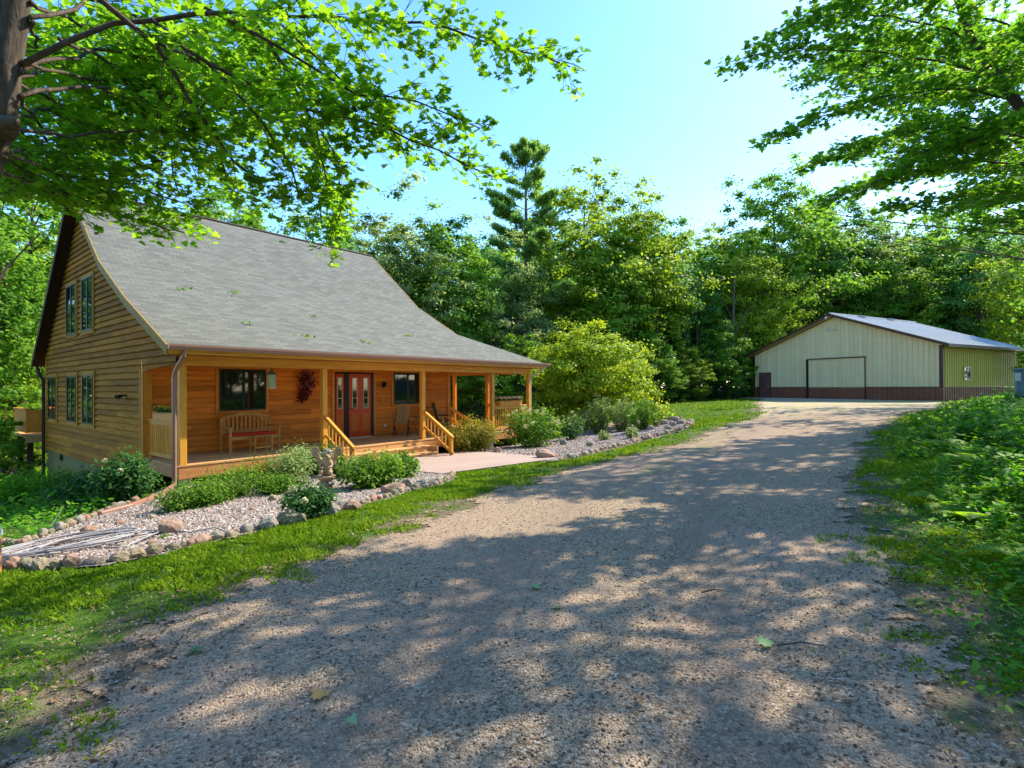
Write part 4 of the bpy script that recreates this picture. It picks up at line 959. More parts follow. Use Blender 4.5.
TL=[dict(p=[J]+PL((1000,120,17.4),(900,108,18),(838,92,18.5)),r=.09,start=.1),dict(p=[J]+PL((980,165,17),(900,160,17.2),(862,150,17.5)),r=.08,start=.1),dict(p=[J2]+PL((1000,60,17.5),(900,48,18),(815,60,18.5)),r=.09,start=.1),
 dict(p=[J2]+PL((1000,20,16.5),(900,0,16.5),(830,10,16)),r=.09,start=.1),dict(p=[J]+PL((1010,195,16),(960,200,15.5)),r=.06,start=.1),dict(p=[J2]+PL((980,80,15.5),(900,70,14.5),(850,60,14)),r=.07,start=.1)]
for L in TL: L['p']=rel(mt,L['p'])
grow(mt,TL,'maple_r','bark',14,twig=2.3,step=.20,leaves_per=9,lsize=.15,flat=.15,droop=.05,tw_r=.012)
for i,(x,y,k,s) in enumerate(((17,7,'S',.8),(16,1,'T',.8),(15,-5,'S',.9),(21,8,'T',1.1),(20,-2,'S',1.1),(25,5,'S',1.3),(24,12,'T',1.1),(30,18,'S',1.2),(30,8,'A',.9),(33,-2,'B',.9),(36,16,'A',.95),(27,-9,'D',.9),(38,6,'A',.95),(11,-9,'T',.8),(5,-10,'S',.9))):
    place_tree(k,x,y,s,'tree in the wood to the right of the camera',group='trees right of the camera')
# the trunk flare that shows low at the left edge
t=empty('birch_tree',(-10.28,10.2,h1(-10.28,10.2)),0,'pale trunk base flaring at the very left edge below the deck','tree')
mb=MB(); mb.tube([(0,0,-.3),(0,0,.05),(-.08,0,.5),(-.25,0,1.5),(-.6,0,4),(-.9,0,7)],[.42,.27,.17,.14,.11,.05],12); mb.build('trunk',M['rock_grey'],t,smooth=True)
mb=MB(); limb(mb,(-.2,0,4),(.4,.8,6),.04,.01); limb(mb,(-.3,0,5),(-1.4,.3,7),.04,.01); mb.build('branch',M['bark_grey'],t)

# small bright ornamental tree
oy=27.0; ox=(587-512)/FPX*oy
ot=empty('ornamental_tree',(ox,oy,h1(ox,oy)),0,'small round bright yellow-green tree beside the porch','ornamental tree')
random.seed(41); C,P,N,R=crown_points(5.0,.5,5.9,230,240,seed=41,cs=.95,hollow=.25)
mb=MB()
for k in range(5):
    a=k*1.26; b=(math.cos(a)*.55,math.sin(a)*.55,1.6); limb(mb,(math.cos(a)*.06,math.sin(a)*.06,-.2),b,.08,.05,.05,6,4)
    for i in random.sample(range(len(C)),12): limb(mb,b,C[i],.035,.006,.12,5,4)
mb.build('trunk',M['bark'],ot,smooth=True)
poly_mesh('crown',leaf_verts(P,N,.13*(.6+.8*rng.random(len(P))),LEAF4,fold=.2),M['locust'],ot,R)
M['litter']=leafmat('dry_leaf_litter',(.07,.045,.025),(.20,.12,.06),(.40,.28,.15),.05)
# ---------------------------------------------------------------- shrubs and plants
def bush(name,px,py,wpx,hpx,mats,label,cat='shrub',leaf=OVAL,ls=.06,n=2600,blooms=0,bmat='bloom',spiky=0,group=None,yoff=0,stemmat='stem'):
    """a mounded shrub of many stems and leaves, foot at the ground seen at (px,py)"""
    g=G(px,py); Y=g.y; W=wpx/FPX*Y; Hh=hpx/FPX*Y
    root=empty(name,g,random.uniform(0,6),label,cat,group)
    r=np.random.default_rng(int(px*7+py)); P=[];N=[];R=[];mb=MB(); tips=[]
    ns=max(9,int(26*min(1,W)))
    for k in range(ns):
        a=r.random()*2*PI; q=math.sqrt(r.random()); e=np.array([math.cos(a)*q*W*.46,math.sin(a)*q*W*.40,Hh*(1.0-.45*q*q)*(.78+.3*r.random())]); s=np.array([e[0]*.2,e[1]*.2,-.03])
        mid=s*.45+e*.55+np.array([0,0,-.05*Hh]); mb.tube([s,mid,e],[.008,.006,.002],4,cap=False); tips.append(e)
        m=int(n/ns*(.7+.6*r.random())); t=r.random(m)[:,None]**.6; p=s*(1-t)+e*t
        spread=(.10+.16*(1-abs(t-.7)))*(W if not spiky else W*.35); d=r.normal(size=(m,3))*np.array([1,1,.6]); p=p+d*spread*.42; p[:,2]=np.maximum(p[:,2],.015)
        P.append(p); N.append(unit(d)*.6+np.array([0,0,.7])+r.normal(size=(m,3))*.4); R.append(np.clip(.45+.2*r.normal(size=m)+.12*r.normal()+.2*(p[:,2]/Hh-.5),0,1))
    mb.build('stems',M[stemmat],root)
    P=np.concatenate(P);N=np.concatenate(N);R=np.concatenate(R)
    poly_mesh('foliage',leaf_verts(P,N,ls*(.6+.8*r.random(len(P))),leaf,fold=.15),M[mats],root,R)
    if blooms:
        B=[];BN=[]
        for k in range(blooms):
            e=tips[k%len(tips)]+r.normal(size=3)*np.array([.05,.05,.02])*W; d=r.normal(size=(60,3)); d=unit(d)*np.array([.05,.05,.045])*(1 if Y<14 else 1.3); B.append(e+np.array([0,0,.03])+d); BN.append(d)
        poly_mesh('blooms',leaf_verts(np.concatenate(B),np.concatenate(BN),.028*(1 if Y<14 else 1.4),QUAD),M[bmat],root)
    return root
random.seed(9)
bush('hydrangea',533,448,69,41,'shrub','light green hydrangea with cream blooms right of the walk','hydrangea',ls=.10,n=3600,blooms=30)
bush('hydrangea',572,440,36,26,'shrub_dark','small dark green shrub right of the blooming hydrangea','shrub',ls=.08,n=1700,blooms=5)
bush('spirea_shrub',470,452,60,35,'shrub_red','rust tipped spirea beside the right stair rail',ls=.075,n=6000)
bush('spirea_shrub',503,443,52,31,'shrub_red','rust tipped spirea between the stair rail spirea and the hydrangea',ls=.075,n=5200)
bush('spirea_shrub',556,434,48,18,'shrub_red','low rusty spirea behind the hydrangeas',ls=.075,n=3200)
bush('daylily_clump',520,424,50,16,'shrub','low leafy clump under the corner of the porch rail',ls=.10,n=1500)
bush('tall_perennial',600,434,44,38,'sage','tall grey-green perennial left of the twin tall stems','perennial',ls=.08,n=3800,spiky=1)
bush('tall_perennial',622,433,44,36,'sage','tall grey-green perennial in the middle of the right bed','perennial',ls=.08,n=3800,spiky=1)
bush('tall_perennial',646,430,50,32,'shrub','leafy perennial with tall stems at the far end of the bed','perennial',ls=.08,n=3800,spiky=1)
bush('mullein',647,428,8,38,'sage','single tall flower spike at the far end of the bed','perennial',ls=.07,n=420,spiky=1)
bush('perennial',632,439,18,12,'sage','low grey-green tuft by the stone edge of the right bed','perennial',ls=.07,n=600)
bush('perennial',604,441,16,11,'sage','small tuft on pebbles behind the stone edge','perennial',ls=.07,n=500)
bush('peony_shrub',374,488,69,36,'shrub','bright green bush left of the walk, right of the angel statue',ls=.075,n=3600)
bush('peony_shrub',402,478,40,29,'shrub','bright green bush touching the corner of the walk',ls=.075,n=2000)
bush('peony_shrub',351,478,34,22,'sage','pale bush just behind the right wing of the statue',ls=.06,n=1500)
bush('rose_bush',308,519,52,38,'shrub_dark','dark green bush among the boulders in front of the statue',ls=.06,n=3000,blooms=3)
bush('low_perennial',228,498,86,29,'shrub','light green mat of perennials near the drain pipe','perennial',ls=.05,n=3600)
bush('low_perennial',186,510,62,26,'shrub','lowest light green mat beside the downspout elbow','perennial',ls=.05,n=2600)
bush('low_perennial',262,486,70,31,'shrub_red','perennials with faded heads before the deck edge','perennial',ls=.05,n=2800)
bush('low_perennial',290,486,62,42,'sage','grey-green perennials against the deck edge left of the statue','perennial',ls=.055,n=2800)
bush('low_perennial',318,476,49,36,'shrub_dark','dark perennials behind the left wing of the statue','perennial',ls=.06,n=2000)
bush('sedum_plant',243,466,20,17,'sage','pale sedum reaching over the deck edge in front of the bench','sedum',ls=.05,n=800)
bush('sedum_plant',262,466,14,12,'sage','small pale sedum in front of the little table','sedum',ls=.05,n=500)
bush('sedum_plant',301,462,22,30,'sage','tall pale plant at the deck edge near the left stair post','sedum',ls=.05,n=1100)
bush('corner_shrub',122,503,59,50,'shrub_dark','dark shrub with pale tipped leaves at the front corner of the gable',ls=.085,n=3400,blooms=4)
bush('corner_shrub',82,506,62,36,'shrub_dark','dark spreading shrub along the gable foundation',ls=.07,n=3000)
bush('corner_shrub',42,500,66,34,'weed','low dark shrub below the back corner of the house',ls=.08,n=3000)
bush('corner_shrub',8,512,55,36,'weed','low leafy growth at the left edge beside the pale trunk',ls=.08,n=2600)
bush('corner_shrub',148,487,33,26,'weed','green leaves tucked under the porch corner',ls=.08,n=1200)
bush('low_perennial',210,505,50,20,'shrub','light green mat between the two other mats near the drain pipe','perennial',ls=.05,n=2600)
bush('low_perennial',335,478,30,24,'shrub','perennials filling the gap behind the statue head','perennial',ls=.055,n=1800)
bush('low_perennial',275,494,44,20,'shrub','fresh green perennials spilling onto the pebbles left of the statue','perennial',ls=.05,n=2400)
bush('tuft_plant',163,540,10,5,'shrub','tiny green tuft on pebbles near the pink boulder','perennial',ls=.05,n=160)

# ferns and weeds on the right bank
def make_fern(seed,nf=11,L=.75):
    random.seed(seed); root=empty('fern'); V=[]; mb=MB()
    for k in range(nf):
        a=2*PI*k/nf+random.uniform(-.3,.3); l=L*random.uniform(.7,1.15); up=random.uniform(.75,1.3); pts=[]
        for i in range(15):
            t=i/14; pts.append(Vector((math.cos(a)*l*t*.9,math.sin(a)*l*t*.9,l*(up*t-.95*t*t*up*.8))))
        mb.tube(pts[::2],.004,4,cap=False); side=Vector((-math.sin(a),math.cos(a),0))
        for i in range(2,15):
            t=i/14; w_=l*.30*math.sin(PI*min(1,t*.92+.10))**.8; d=(pts[i]-pts[i-1]).normalized()
            for s in (-1,1):
                p=pts[i]; tip=p+side*s*w_+d*w_*.35+Vector((0,0,-.12*w_)); h_=d*.022*(1.4-t)
                V.append([tuple(p-h_),tuple(p.lerp(tip,.6)-h_),tuple(tip),tuple(p.lerp(tip,.6)+h_*1.1),tuple(p+h_)])
    poly_mesh('fronds',np.array(V),M['fern'],root); mb.build('stems',M['stem'],root); return root
def make_weed(seed,mat,Hh=.6,ls=.10,n=170,leaf=OVAL):
    random.seed(seed); r=np.random.default_rng(seed); root=empty('leafy_weed'); mb=MB(); P=[];N=[];T=[]
    for k in range(7):
        a=random.uniform(0,6.28); q=random.uniform(.05,.32); h=Hh*random.uniform(.55,1.1); e=Vector((math.cos(a)*q,math.sin(a)*q,h)); s=e*.15; s.z=-.02
        mb.tube([s,s.lerp(e,.5)+Vector((0,0,.03)),e],[.006,.005,.002],4,cap=False)
        for i in range(n//7):
            t=.2+.8*random.random(); b=random.uniform(0,6.28); p=s.lerp(e,t); P.append(p); T.append((math.cos(b),math.sin(b),random.uniform(-.2,.4))); N.append((r.normal()*.35-math.cos(b)*.25,r.normal()*.35-math.sin(b)*.25,1))
    mb.build('stems',M['stem'],root); poly_mesh('leaves',leaf_verts(np.array(P),np.array(N),ls*(.6+.7*r.random(len(P))),leaf,np.array(T),fold=.15),M[mat],root,np.clip(.5+.25*r.normal(size=len(P)),0,1)); return root
PP=[make_fern(1),make_fern(2,9,.6),make_weed(3,'weed'),make_weed(4,'fern',.5,.085),make_weed(5,'weed',.75,.13,150),make_weed(6,'weed',.4,.14,90,MAPLE)]
GR={0:('feathery bright green fern in the undergrowth of the right bank','fern','ferns on the right bank'),1:('smaller green fern in the undergrowth of the right bank','fern','smaller ferns on the right bank'),2:('leafy dark green weed in the undergrowth of the right bank','weed','dark leafy weeds on the right bank'),3:('low light green weed in the undergrowth of the right bank','weed','light leafy weeds on the right bank'),4:('tall broad leaved weed in the undergrowth of the right bank','weed','tall broad leaved weeds on the right bank'),5:('young maple seedling in the undergrowth of the right bank','seedling','maple seedlings on the right bank')}
done=set(); random.seed(12)
edge=[(864,445),(862,480),(866,520),(880,570),(900,620)]
cnt=0; tries=0
while cnt<250 and tries<6000:
    tries+=1; Y=random.uniform(2.6,30)**1.0; Y=2.6+(random.random()**1.6)*24; 
    off=random.uniform(0,1); xl=.62*Y+.35+ (1.1 if Y<6 else .55); x=xl+off*off*3.6 if Y<7 else xl+off*(Y*1.08-xl+.8)
    if x/Y>1.15: continue
    if float(sdist(drive,np.array([x]),np.array([Y]))[0])<(.9 if Y<9 else .45): continue
    px=512+FPX*x/Y
    if Y>15 and px<940: continue
    if Y<5.2 and random.random()<.65: continue
    dens=float(sdist(drive,np.array([x]),np.array([Y]))[0]); k=random.choice([0,0,1,2,2,3,4,4,5]) if dens>1.6 else random.choice([1,3,3,5,2])
    o=PP[k] if k not in done else copy_tree(PP[k]); done.add(k); s=random.uniform(.6,1.1)*(min(1,.42+dens*.28))*(1.1 if Y>7 else 1.0); 
    o.location=(x,Y,h1(x,Y)-.02); o.scale=(s*1.1,s*1.1,s); o.rotation_euler=(random.gauss(0,.1),random.gauss(0,.1),random.uniform(0,6.28)); tag(o,*GR[k]); cnt+=1
print('bank plants',cnt)
# ---------------------------------------------------------------- grass and ground cover (uncountable)
def scatter(n,ymin,ymax,xf,power=1.0,r=rng):
    Y=ymin+(ymax-ymin)*r.random(n)**power; X=xf[0]*Y+(xf[1]-xf[0])*Y*r.random(n); return X,Y
houseP=[hw(-.05,-.02),hw(12.9,-.02),hw(12.9,4.5),hw(UE,4.5),hw(UE,VB),hw(0,VB)]
def lawn_mask(X,Y):
    d=sdist(drive,X,Y); nz=wob(X,Y,1.3)*.5+wob(X*3.1,Y*2.9,1.7)*.5
    m=(d+nz*.85>.05)&(sdist(bedL,X,Y)>.08)&(sdist(bedR,X,Y)>.08)&(sdist(wp,X,Y)>.02)&(sdist(houseP,X,Y)>.05)&(sdist(barn_px,X,Y)>.3)
    thin=np.clip((d+nz*1.1)/1.1,.05,1); patch=np.where((wob(X+3,Y+9,.8)+.6*wob(X*2,Y*2,1.9))>-.15,1,.12)
    pz=np.clip((5.6-Y)/2,0,1)*(X<0); patch=patch*(1-pz*np.clip(.95-.9*wob(X*.8+5,Y*1.5,1.5),0,.95)); pr2=np.clip((6-Y)/2.5,0,1)*(X>0); patch=patch*(1-pr2*np.clip(.8-.9*wob(X*1.2,Y*1.2,1.6),0,.95))
    return m,thin*patch
Xs=[];Ys=[]
for (n_,y0_,y1__,pw) in ((420000,1.9,9,1.0),(300000,8,24,1.2),(60000,24,45,1.0)):
    X,Y=scatter(n_,y0_,y1__,(-1.05,1.12),pw); m,t=lawn_mask(X,Y); keep=m&(rng.random(len(X))<t*np.where(Y<9,.95,1)); Xs.append(X[keep]);Ys.append(Y[keep])
X=np.concatenate(Xs);Y=np.concatenate(Ys); wf=((X<-.62*Y-1.5)&(Y>7))|(Y>44); X=X[~wf];Y=Y[~wf]
print('blades',len(X))
Z=H(X,Y)+.012*wob(X,Y,1.6); C=np.stack([X,Y,Z-.005],1); n=len(X)
th=rng.random(n)*2*PI; lean=rng.normal(size=(n,2))*.35; T=unit(np.stack([lean[:,0],lean[:,1],np.ones(n)],1)); B=np.stack([np.cos(th),np.sin(th),np.zeros(n)],1)
hh=(.045+.035*rng.random(n))*(1+.35*wob(X,Y,.9))*(1+np.clip((Y-6)/30,0,.6)); ww=(.0035+.0025*rng.random(n))*(1+np.clip((Y-3)/4.0,0,6))
V=np.stack([C-B*ww[:,None],C+B*ww[:,None],C+T*hh[:,None]*.6+B*ww[:,None]*.7,C+T*hh[:,None]+np.stack([lean[:,0],lean[:,1],-.2*np.ones(n)],1)*hh[:,None]*.5],1)
tag(poly_mesh('grass',V,M['grass'],None,np.where(rng.random(n)<.05,1.0,np.clip(.45+.22*rng.normal(size=n),0,.93))),kind='stuff')
# broad-leaved ground cover: clover and seedlings in the grass, forest floor
X,Y=scatter(150000,2.0,30,(-1.05,1.15),1.3); d=sdist(drive,X,Y); right=(X>.50*Y)&(d>.25)&(sdist(barn_px,X,Y)>.4)&(sdist(bedR,X,Y)>.1); left=(X<0)&(Y>6.5)&(sdist(houseP,X,Y)>.1)&(sdist(bedL,X,Y)>.1)&(X<-.70*Y-.6)&(sdist(drive,X,Y)>.3)
pr_=np.where(right,np.clip((d-.15)/2.2,.06,1)*np.clip((X-.55*Y+.5)/1.2,.05,1),0)+np.where(left,.55,0); keep=rng.random(len(X))<pr_*np.where(Y>14,.6,1)
X=X[keep];Y=Y[keep];d=d[keep]; Z=H(X,Y); n=len(X); hgt=np.where(X>0,.03+.22*rng.random(n)*np.clip(d-.4,0,1.6),.03+.22*rng.random(n))
C=np.stack([X,Y,Z+hgt],1); N=np.stack([rng.normal(size=n)*.4,rng.normal(size=n)*.4,np.ones(n)],1)
tag(poly_mesh('ground_cover',leaf_verts(C,N,(.035+.06*rng.random(n))*(1+np.clip((Y-6)/16,0,1.2)),OVAL,fold=.2),M['weed'],None,np.clip(.5+.25*rng.normal(size=n),0,1)),kind='stuff')
print('cover',n)
# low greenery on the forest floor beyond the lawn
X=rng.uniform(-30,45,26000); Y=rng.uniform(36,60,26000); k=(Y>44+2*wob(X,Y,.3))&(sdist(barn_px,X,Y)>.5)|((X<2)&(Y>33)&(sdist(houseP,X,Y)>1)&(X>-12)); X=X[k];Y=Y[k]; n=len(X)
C=np.stack([X,Y,H(X,Y)+.9*rng.random(n)**2],1); N=rng.normal(size=(n,3))*.5+np.array([0,0,1])
tag(poly_mesh('undergrowth',leaf_verts(C,N,.28*(.6+.8*rng.random(n)),OVAL,fold=.2),M['shrub_dark'],None),kind='stuff')
X=rng.uniform(-60,60,30000); Y=rng.uniform(62,76,30000); n=len(X)
tag(poly_mesh('undergrowth',leaf_verts(np.stack([X,Y,H(X,Y)+6.5*rng.random(n)],1),rng.normal(size=(n,3))*.7+np.array([0,0,.6]),.55*(.6+.8*rng.random(n)),OVAL,fold=.2),M['shrub_dark'],None),kind='stuff')
X=rng.uniform(-24,-8,16000); Y=rng.uniform(10,32,16000); k=(sdist(houseP,X,Y)>.3)&(X<-.72*Y); X=X[k];Y=Y[k]; n=len(X)
C=np.stack([X,Y,H(X,Y)+.5*rng.random(n)**2],1); N=rng.normal(size=(n,3))*.5+np.array([0,0,1])
tag(poly_mesh('undergrowth',leaf_verts(C,N,.16*(.6+.8*rng.random(n)),OVAL,fold=.2),M['weed'],None),kind='stuff')

# dry leaf litter and bits along the drive edges and on the bare soil
X,Y=scatter(110000,1.9,14,(-1.05,1.1),1.0); d=sdist(drive,X,Y); k=(d>-.5)&(sdist(bedL,X,Y)>0)&(sdist(houseP,X,Y)>0)&(rng.random(len(X))<np.clip(.12+.3*(np.abs(d-.2)<.6)+.25*(X>.6*Y+.5),0,1)*.9*(wob(X,Y,1.1)>-.5)); X=X[k];Y=Y[k]; n=len(X)
N=rng.normal(size=(n,3))*.35+np.array([0,0,1]); tag(poly_mesh('leaf_litter',leaf_verts(np.stack([X,Y,H(X,Y)+.02],1),N,.012+.03*rng.random(n)**2,OVAL,fold=.3),M['litter'],None),kind='stuff'); print('litter',n)
# pebbles: real small stones over the near drive and the beds
def pebble_mesh(name,X,Y,size,lift,mat):
    n=len(X); t=(1+5**.5)/2
    base=np.array([(1,0,0),(-1,0,0),(0,1,0),(0,-1,0),(0,0,1),(0,0,-.6)],float); F=np.array([(0,2,4),(2,1,4),(1,3,4),(3,0,4),(2,0,5),(1,2,5),(3,1,5),(0,3,5)])
    s=(size*(.5+rng.random(n)**2))[:,None,None]*np.stack([.7+.6*rng.random(n),.7+.6*rng.random(n),.45+.3*rng.random(n)],1)[:,None,:]
    a=rng.random(n)*2*PI; P=base[None]*s*(.8+.4*rng.random((n,6,1))); x=P[...,0]*np.cos(a)[:,None]-P[...,1]*np.sin(a)[:,None]; y=P[...,0]*np.sin(a)[:,None]+P[...,1]*np.cos(a)[:,None]
    P=np.stack([x,y,P[...,2]],-1)+np.stack([X,Y,H(X,Y)+.012*wob(X,Y,1.6)+lift],1)[:,None,:]
    me=bpy.data.meshes.new(name); V=P.reshape(-1,3); me.vertices.add(len(V)); me.vertices.foreach_set('co',V.astype(np.float32).ravel())
    f=(F[None]+np.arange(n)[:,None,None]*6).reshape(-1,3); me.loops.add(f.size); me.loops.foreach_set('vertex_index',f.astype(np.int32).ravel()); me.polygons.add(len(f))
    me.polygons.foreach_set('loop_start',np.arange(0,f.size,3,dtype=np.int32)); me.polygons.foreach_set('loop_total',np.full(len(f),3,dtype=np.int32))
    me.polygons.foreach_set('use_smooth',[True]*len(f))
    at_=me.attributes.new('rnd','FLOAT','FACE'); at_.data.foreach_set('value',np.repeat(rng.random(n),8).astype(np.float32)); me.materials.append(mat); me.update(calc_edges=True)
    o=bpy.data.objects.new(name,me); col.objects.link(o); return tag(o,kind='stuff')
def pebmat(name,stops):
    t=NT(name); c=t.ramp(t.attr(),stops); c=t.mix(t.math('MULTIPLY',t.noise(t.coord(),60,3),.3),c,(.2,.17,.15)); return t.done(t.bsdf(c,.75,None,.3).outputs[0])
M['peb_drive']=pebmat('drive_gravel',[(0,(.06,.05,.045)),(.4,(.19,.145,.115)),(.75,(.34,.26,.20)),(1,(.60,.51,.43))])
M['peb_bed']=pebmat('river_pebble',[(0,(.10,.075,.065)),(.3,(.22,.165,.145)),(.6,(.34,.26,.23)),(.88,(.46,.39,.35)),(1,(.66,.60,.56))])
X,Y=scatter(60000,1.8,9.5,(-1.05,1.0),1.0); d=sdist(drive,X,Y); k=((d<.25*wob(X,Y,1.2)+.05)&(rng.random(len(X))<.25+.35*(wob(X,Y,.7)>-.1)))|((d<2.2)&(rng.random(len(X))<.34*np.clip(1.9-d,0,1))); pebble_mesh('gravel',X[k],Y[k],.008,.014,M['peb_drive']); print('gravel',k.sum())
X,Y=scatter(150000,4.5,13.5,(-1.06,0),1.0); k=(sdist(bedL,X,Y)<-.02); pebble_mesh('pebbles',X[k],Y[k],.026,.03,M['peb_bed']); print('pebbles',k.sum())
X,Y=scatter(60000,13,26,(-.05,.4),1.0); k=(sdist(bedR,X,Y)<-.02); pebble_mesh('pebbles',X[k],Y[k],.032,.034,M['peb_bed'])

# ---------------------------------------------------------------- rocks
def rock_mesh(seed,mat,sub=2):
    import bmesh
    bm=bmesh.new(); bmesh.ops.create_icosphere(bm,subdivisions=sub,radius=1); r=np.random.default_rng(seed)
    K=r.normal(size=(7,3)); K/=np.linalg.norm(K,axis=1,keepdims=True); dd=.62+.25*r.random(7)
    for v in bm.verts:
        p=np.array(v.co)
        for k,d_ in zip(K,dd):
            q=p@k
            if q>d_: p=p-k*(q-d_)*.85
        p=p*(1+.06*math.sin(p[0]*7+seed)+.05*math.sin(p[1]*9+p[2]*5)); v.co=p
    me=bpy.data.meshes.new('rock'); bm.to_mesh(me); bm.free(); me.materials.append(mat)
    for p in me.polygons: p.use_smooth=False
    return me
def rock(name,p,s,me,label,cat,group=None,rz=None,sink=.3):
    o=bpy.data.objects.new(name,me); col.objects.link(o); o.location=(p[0],p[1],h1(p[0],p[1])+s[2]*(1-sink)-.0+.012); o.scale=s; o.rotation_euler=(random.gauss(0,.15),random.gauss(0,.15),random.uniform(0,6.28) if rz is None else rz)
    return tag(o,label,cat,group)
rm={k:[rock_mesh(i*5+j,M['rock_'+k],3) for j in range(3)] for i,k in enumerate(('pink','grey','tan','moss'))}
CN={'pink':'pinkish','grey':'grey','tan':'tan','moss':'mossy'}
def edging(poly_px,where,size,seed,gap=.98):
    random.seed(seed); pts=[G(*p) for p in poly_px]; carry=0
    for a,b in zip(pts,pts[1:]):
        L=(b-a).length; s=carry
        while s<L:
            p=a.lerp(b,s/L); sz=size*random.uniform(.7,1.35); k=random.choice(['pink','tan','tan','grey','pink','moss'])
            rz=math.atan2(b.y-a.y,b.x-a.x); rock('edging_stone',(p.x+random.gauss(0,.02),p.y+random.gauss(0,.02)),(sz*.56,sz*.42,sz*random.uniform(.36,.50)),random.choice(rm[k]),f'{CN[k]} edging stone in the row {where}','edging stone',f'{CN[k]} edging stones {where}',rz+random.gauss(0,.3),.42)
            s+=sz*gap
        carry=s-L
edging([(-40,572),(0,570),(45,570),(100,566),(170,552),(200,545)],'at the left edge of the pebble bed',.15,1)
edging([(200,545),(250,532),(330,513),(400,495),(446,483),(452,476)],'along the lawn in front of the statue',.14,2)
edging([(560,462),(600,452),(650,439),(684,430),(692,425),(682,420),(665,420),(645,422)],'round the bed right of the walk',.20,3,.95)
edging([(-40,548),(20,546),(60,531),(100,514),(135,503)],'behind the drain pipe end',.14,4)
def bould(px,py,wpx,hpx,k,j,label):
    g=G(px,py); a=wpx/FPX*g.y/2*.9; h=hpx/FPX*g.y/1.5*.85; rock('boulder',g,(a,a*.75,h),rm[k][j],label,'boulder',None,random.uniform(-.4,.4),.35)
bould(170,535,28,18,'pink',0,'flat topped pink boulder alone in the pebble bed')
bould(88,536,18,11,'pink',1,'small reddish rock near the coiled hose')
bould(292,525,32,17,'moss',0,'large mossy boulder under the dark bush')
bould(268,530,22,13,'grey',0,'dark grey boulder left of the mossy one')
bould(332,516,16,12,'grey',1,'dark rounded boulder right of the mossy one')
bould(351,511,20,10,'pink',2,'pink boulder in the edging below the statue')
bould(392,494,28,12,'pink',0,'long pink flat rock in front of the bright bush')
bould(406,490,12,12,'tan',0,'upright tan rock beside the long pink rock')
bould(424,487,22,9,'grey',2,'low dark rock at the corner of the walk')
bould(545,459,26,10,'pink',1,'flat reddish rock at the end of the right bed near the walk')
bould(497,453,9,6,'pink',2,'small reddish rock between the spireas and the walk')
bould(272,502,9,8,'tan',1,'small tan rock in the pebbles left of the statue')
bould(563,446,10,7,'grey',0,'pale rock right of the hydrangea')
bould(590,447,10,6,'tan',2,'tan rock in the pebbles of the right bed')
for px,py in ((655,428),(664,425),(672,427),(680,425),(668,431),(650,431),(676,422)):
    bould(px,py,9,6,'pink' if px%2 else 'grey',px%3,'reddish rock piled in the rounded end of the right bed')
for o in [o for o in col.objects if o.get('label')=='reddish rock piled in the rounded end of the right bed']: o['group']='rocks piled in the rounded end of the right bed'
for px,py in ((215,524),(236,520),(205,512),(138,540),(60,548),(120,549),(150,546),(252,512),(345,505),(330,515),(30,560),(120,525),(150,520)):
    g=G(px,py); s=random.uniform(.05,.09); rock('field_stone',g,(s,s*.8,s*.6),random.choice(rm[random.choice(['pink','tan','grey'])]),'fist sized loose stone lying on the pebbles of the left bed','stone','loose stones on the left bed')

# ---------------------------------------------------------------- porch furniture and ornaments
def hE(name,u,v,z,rz,label,cat,group=None): return empty(name,hw(u,v,z),HRZ+rz,label,cat,group)
M['teak']=wood('teak_wood',(.66,.32,.09),(.45,.20,.05),0,.5,1,.2); M['cushion']=simple('red_cushion',(.75,.06,.02),(.6,.04,.015),20,.85)
b=hE('garden_bench',1.62,1.35,0,0,'wooden slat back bench with arched top and red cushion under the window','bench')
W=1.34
mb=MB(); 
for k in range(4): mb.box(.06,W-.06,.03+k*.125,.13+k*.125,.39,.415)
mb.box(.06,W-.06,.0,.03,.33,.41); mb.build('seat',M['teak'],b,bevel=.004)
mb=MB(); mb.box(.07,W-.07,.04,.52,.416,.475); mb.build('cushion',M['cushion'],b,bevel=.02)
for x in (.0,W-.06):
    mb=MB(); mb.box(x,x+.06,0,.06,0,.63); mb.build('leg',M['teak'],b,bevel=.005)
    mb=MB(); mb.box(x,x+.06,.56,.62,0,.88); mb.build('leg',M['teak'],b,bevel=.005)
    mb=MB(); mb.box(x-.01,x+.07,-.03,.60,.631,.66); mb.build('armrest',M['teak'],b,bevel=.006)
mb=MB(); N_=14
for k in range(N_):
    x0=.03+(W-.06)*k/N_; x1=.03+(W-.06)*(k+1)/N_; f=lambda x: .86+.12*math.sin(PI*(x-.03)/(W-.06)); mb.bar((x0,.59,f(x0)),(x1+.005,.59,f(x1)),.035,.09)
mb.box(.06,W-.06,.575,.605,.47,.53)
for k in range(11):
    x=.11+(W-.22)*k/10; mb.box(x-.028,x+.028,.582,.598,.52,.84+.12*math.sin(PI*(x-.03)/(W-.06)))
mb.build('backrest',M['teak'],b,bevel=.004)
t=hE('side_table',2.08,1.0,0,0,'little wooden table standing before the right half of the bench','table')
mb=MB(); [mb.box(0,.52,.0+k*.07,.06+k*.07,.40,.42) for k in range(5)]; mb.build('table_top',M['teak'],t,bevel=.003)
for x in (.02,.46):
    for y in (.01,.29):
        mb=MB(); mb.box(x,x+.04,y,y+.04,0,.40); mb.build('leg',M['teak'],t,bevel=.003)
mb=MB(); mb.box(.06,.46,.02,.045,.10,.14); mb.build('stretcher',M['teak'],t)
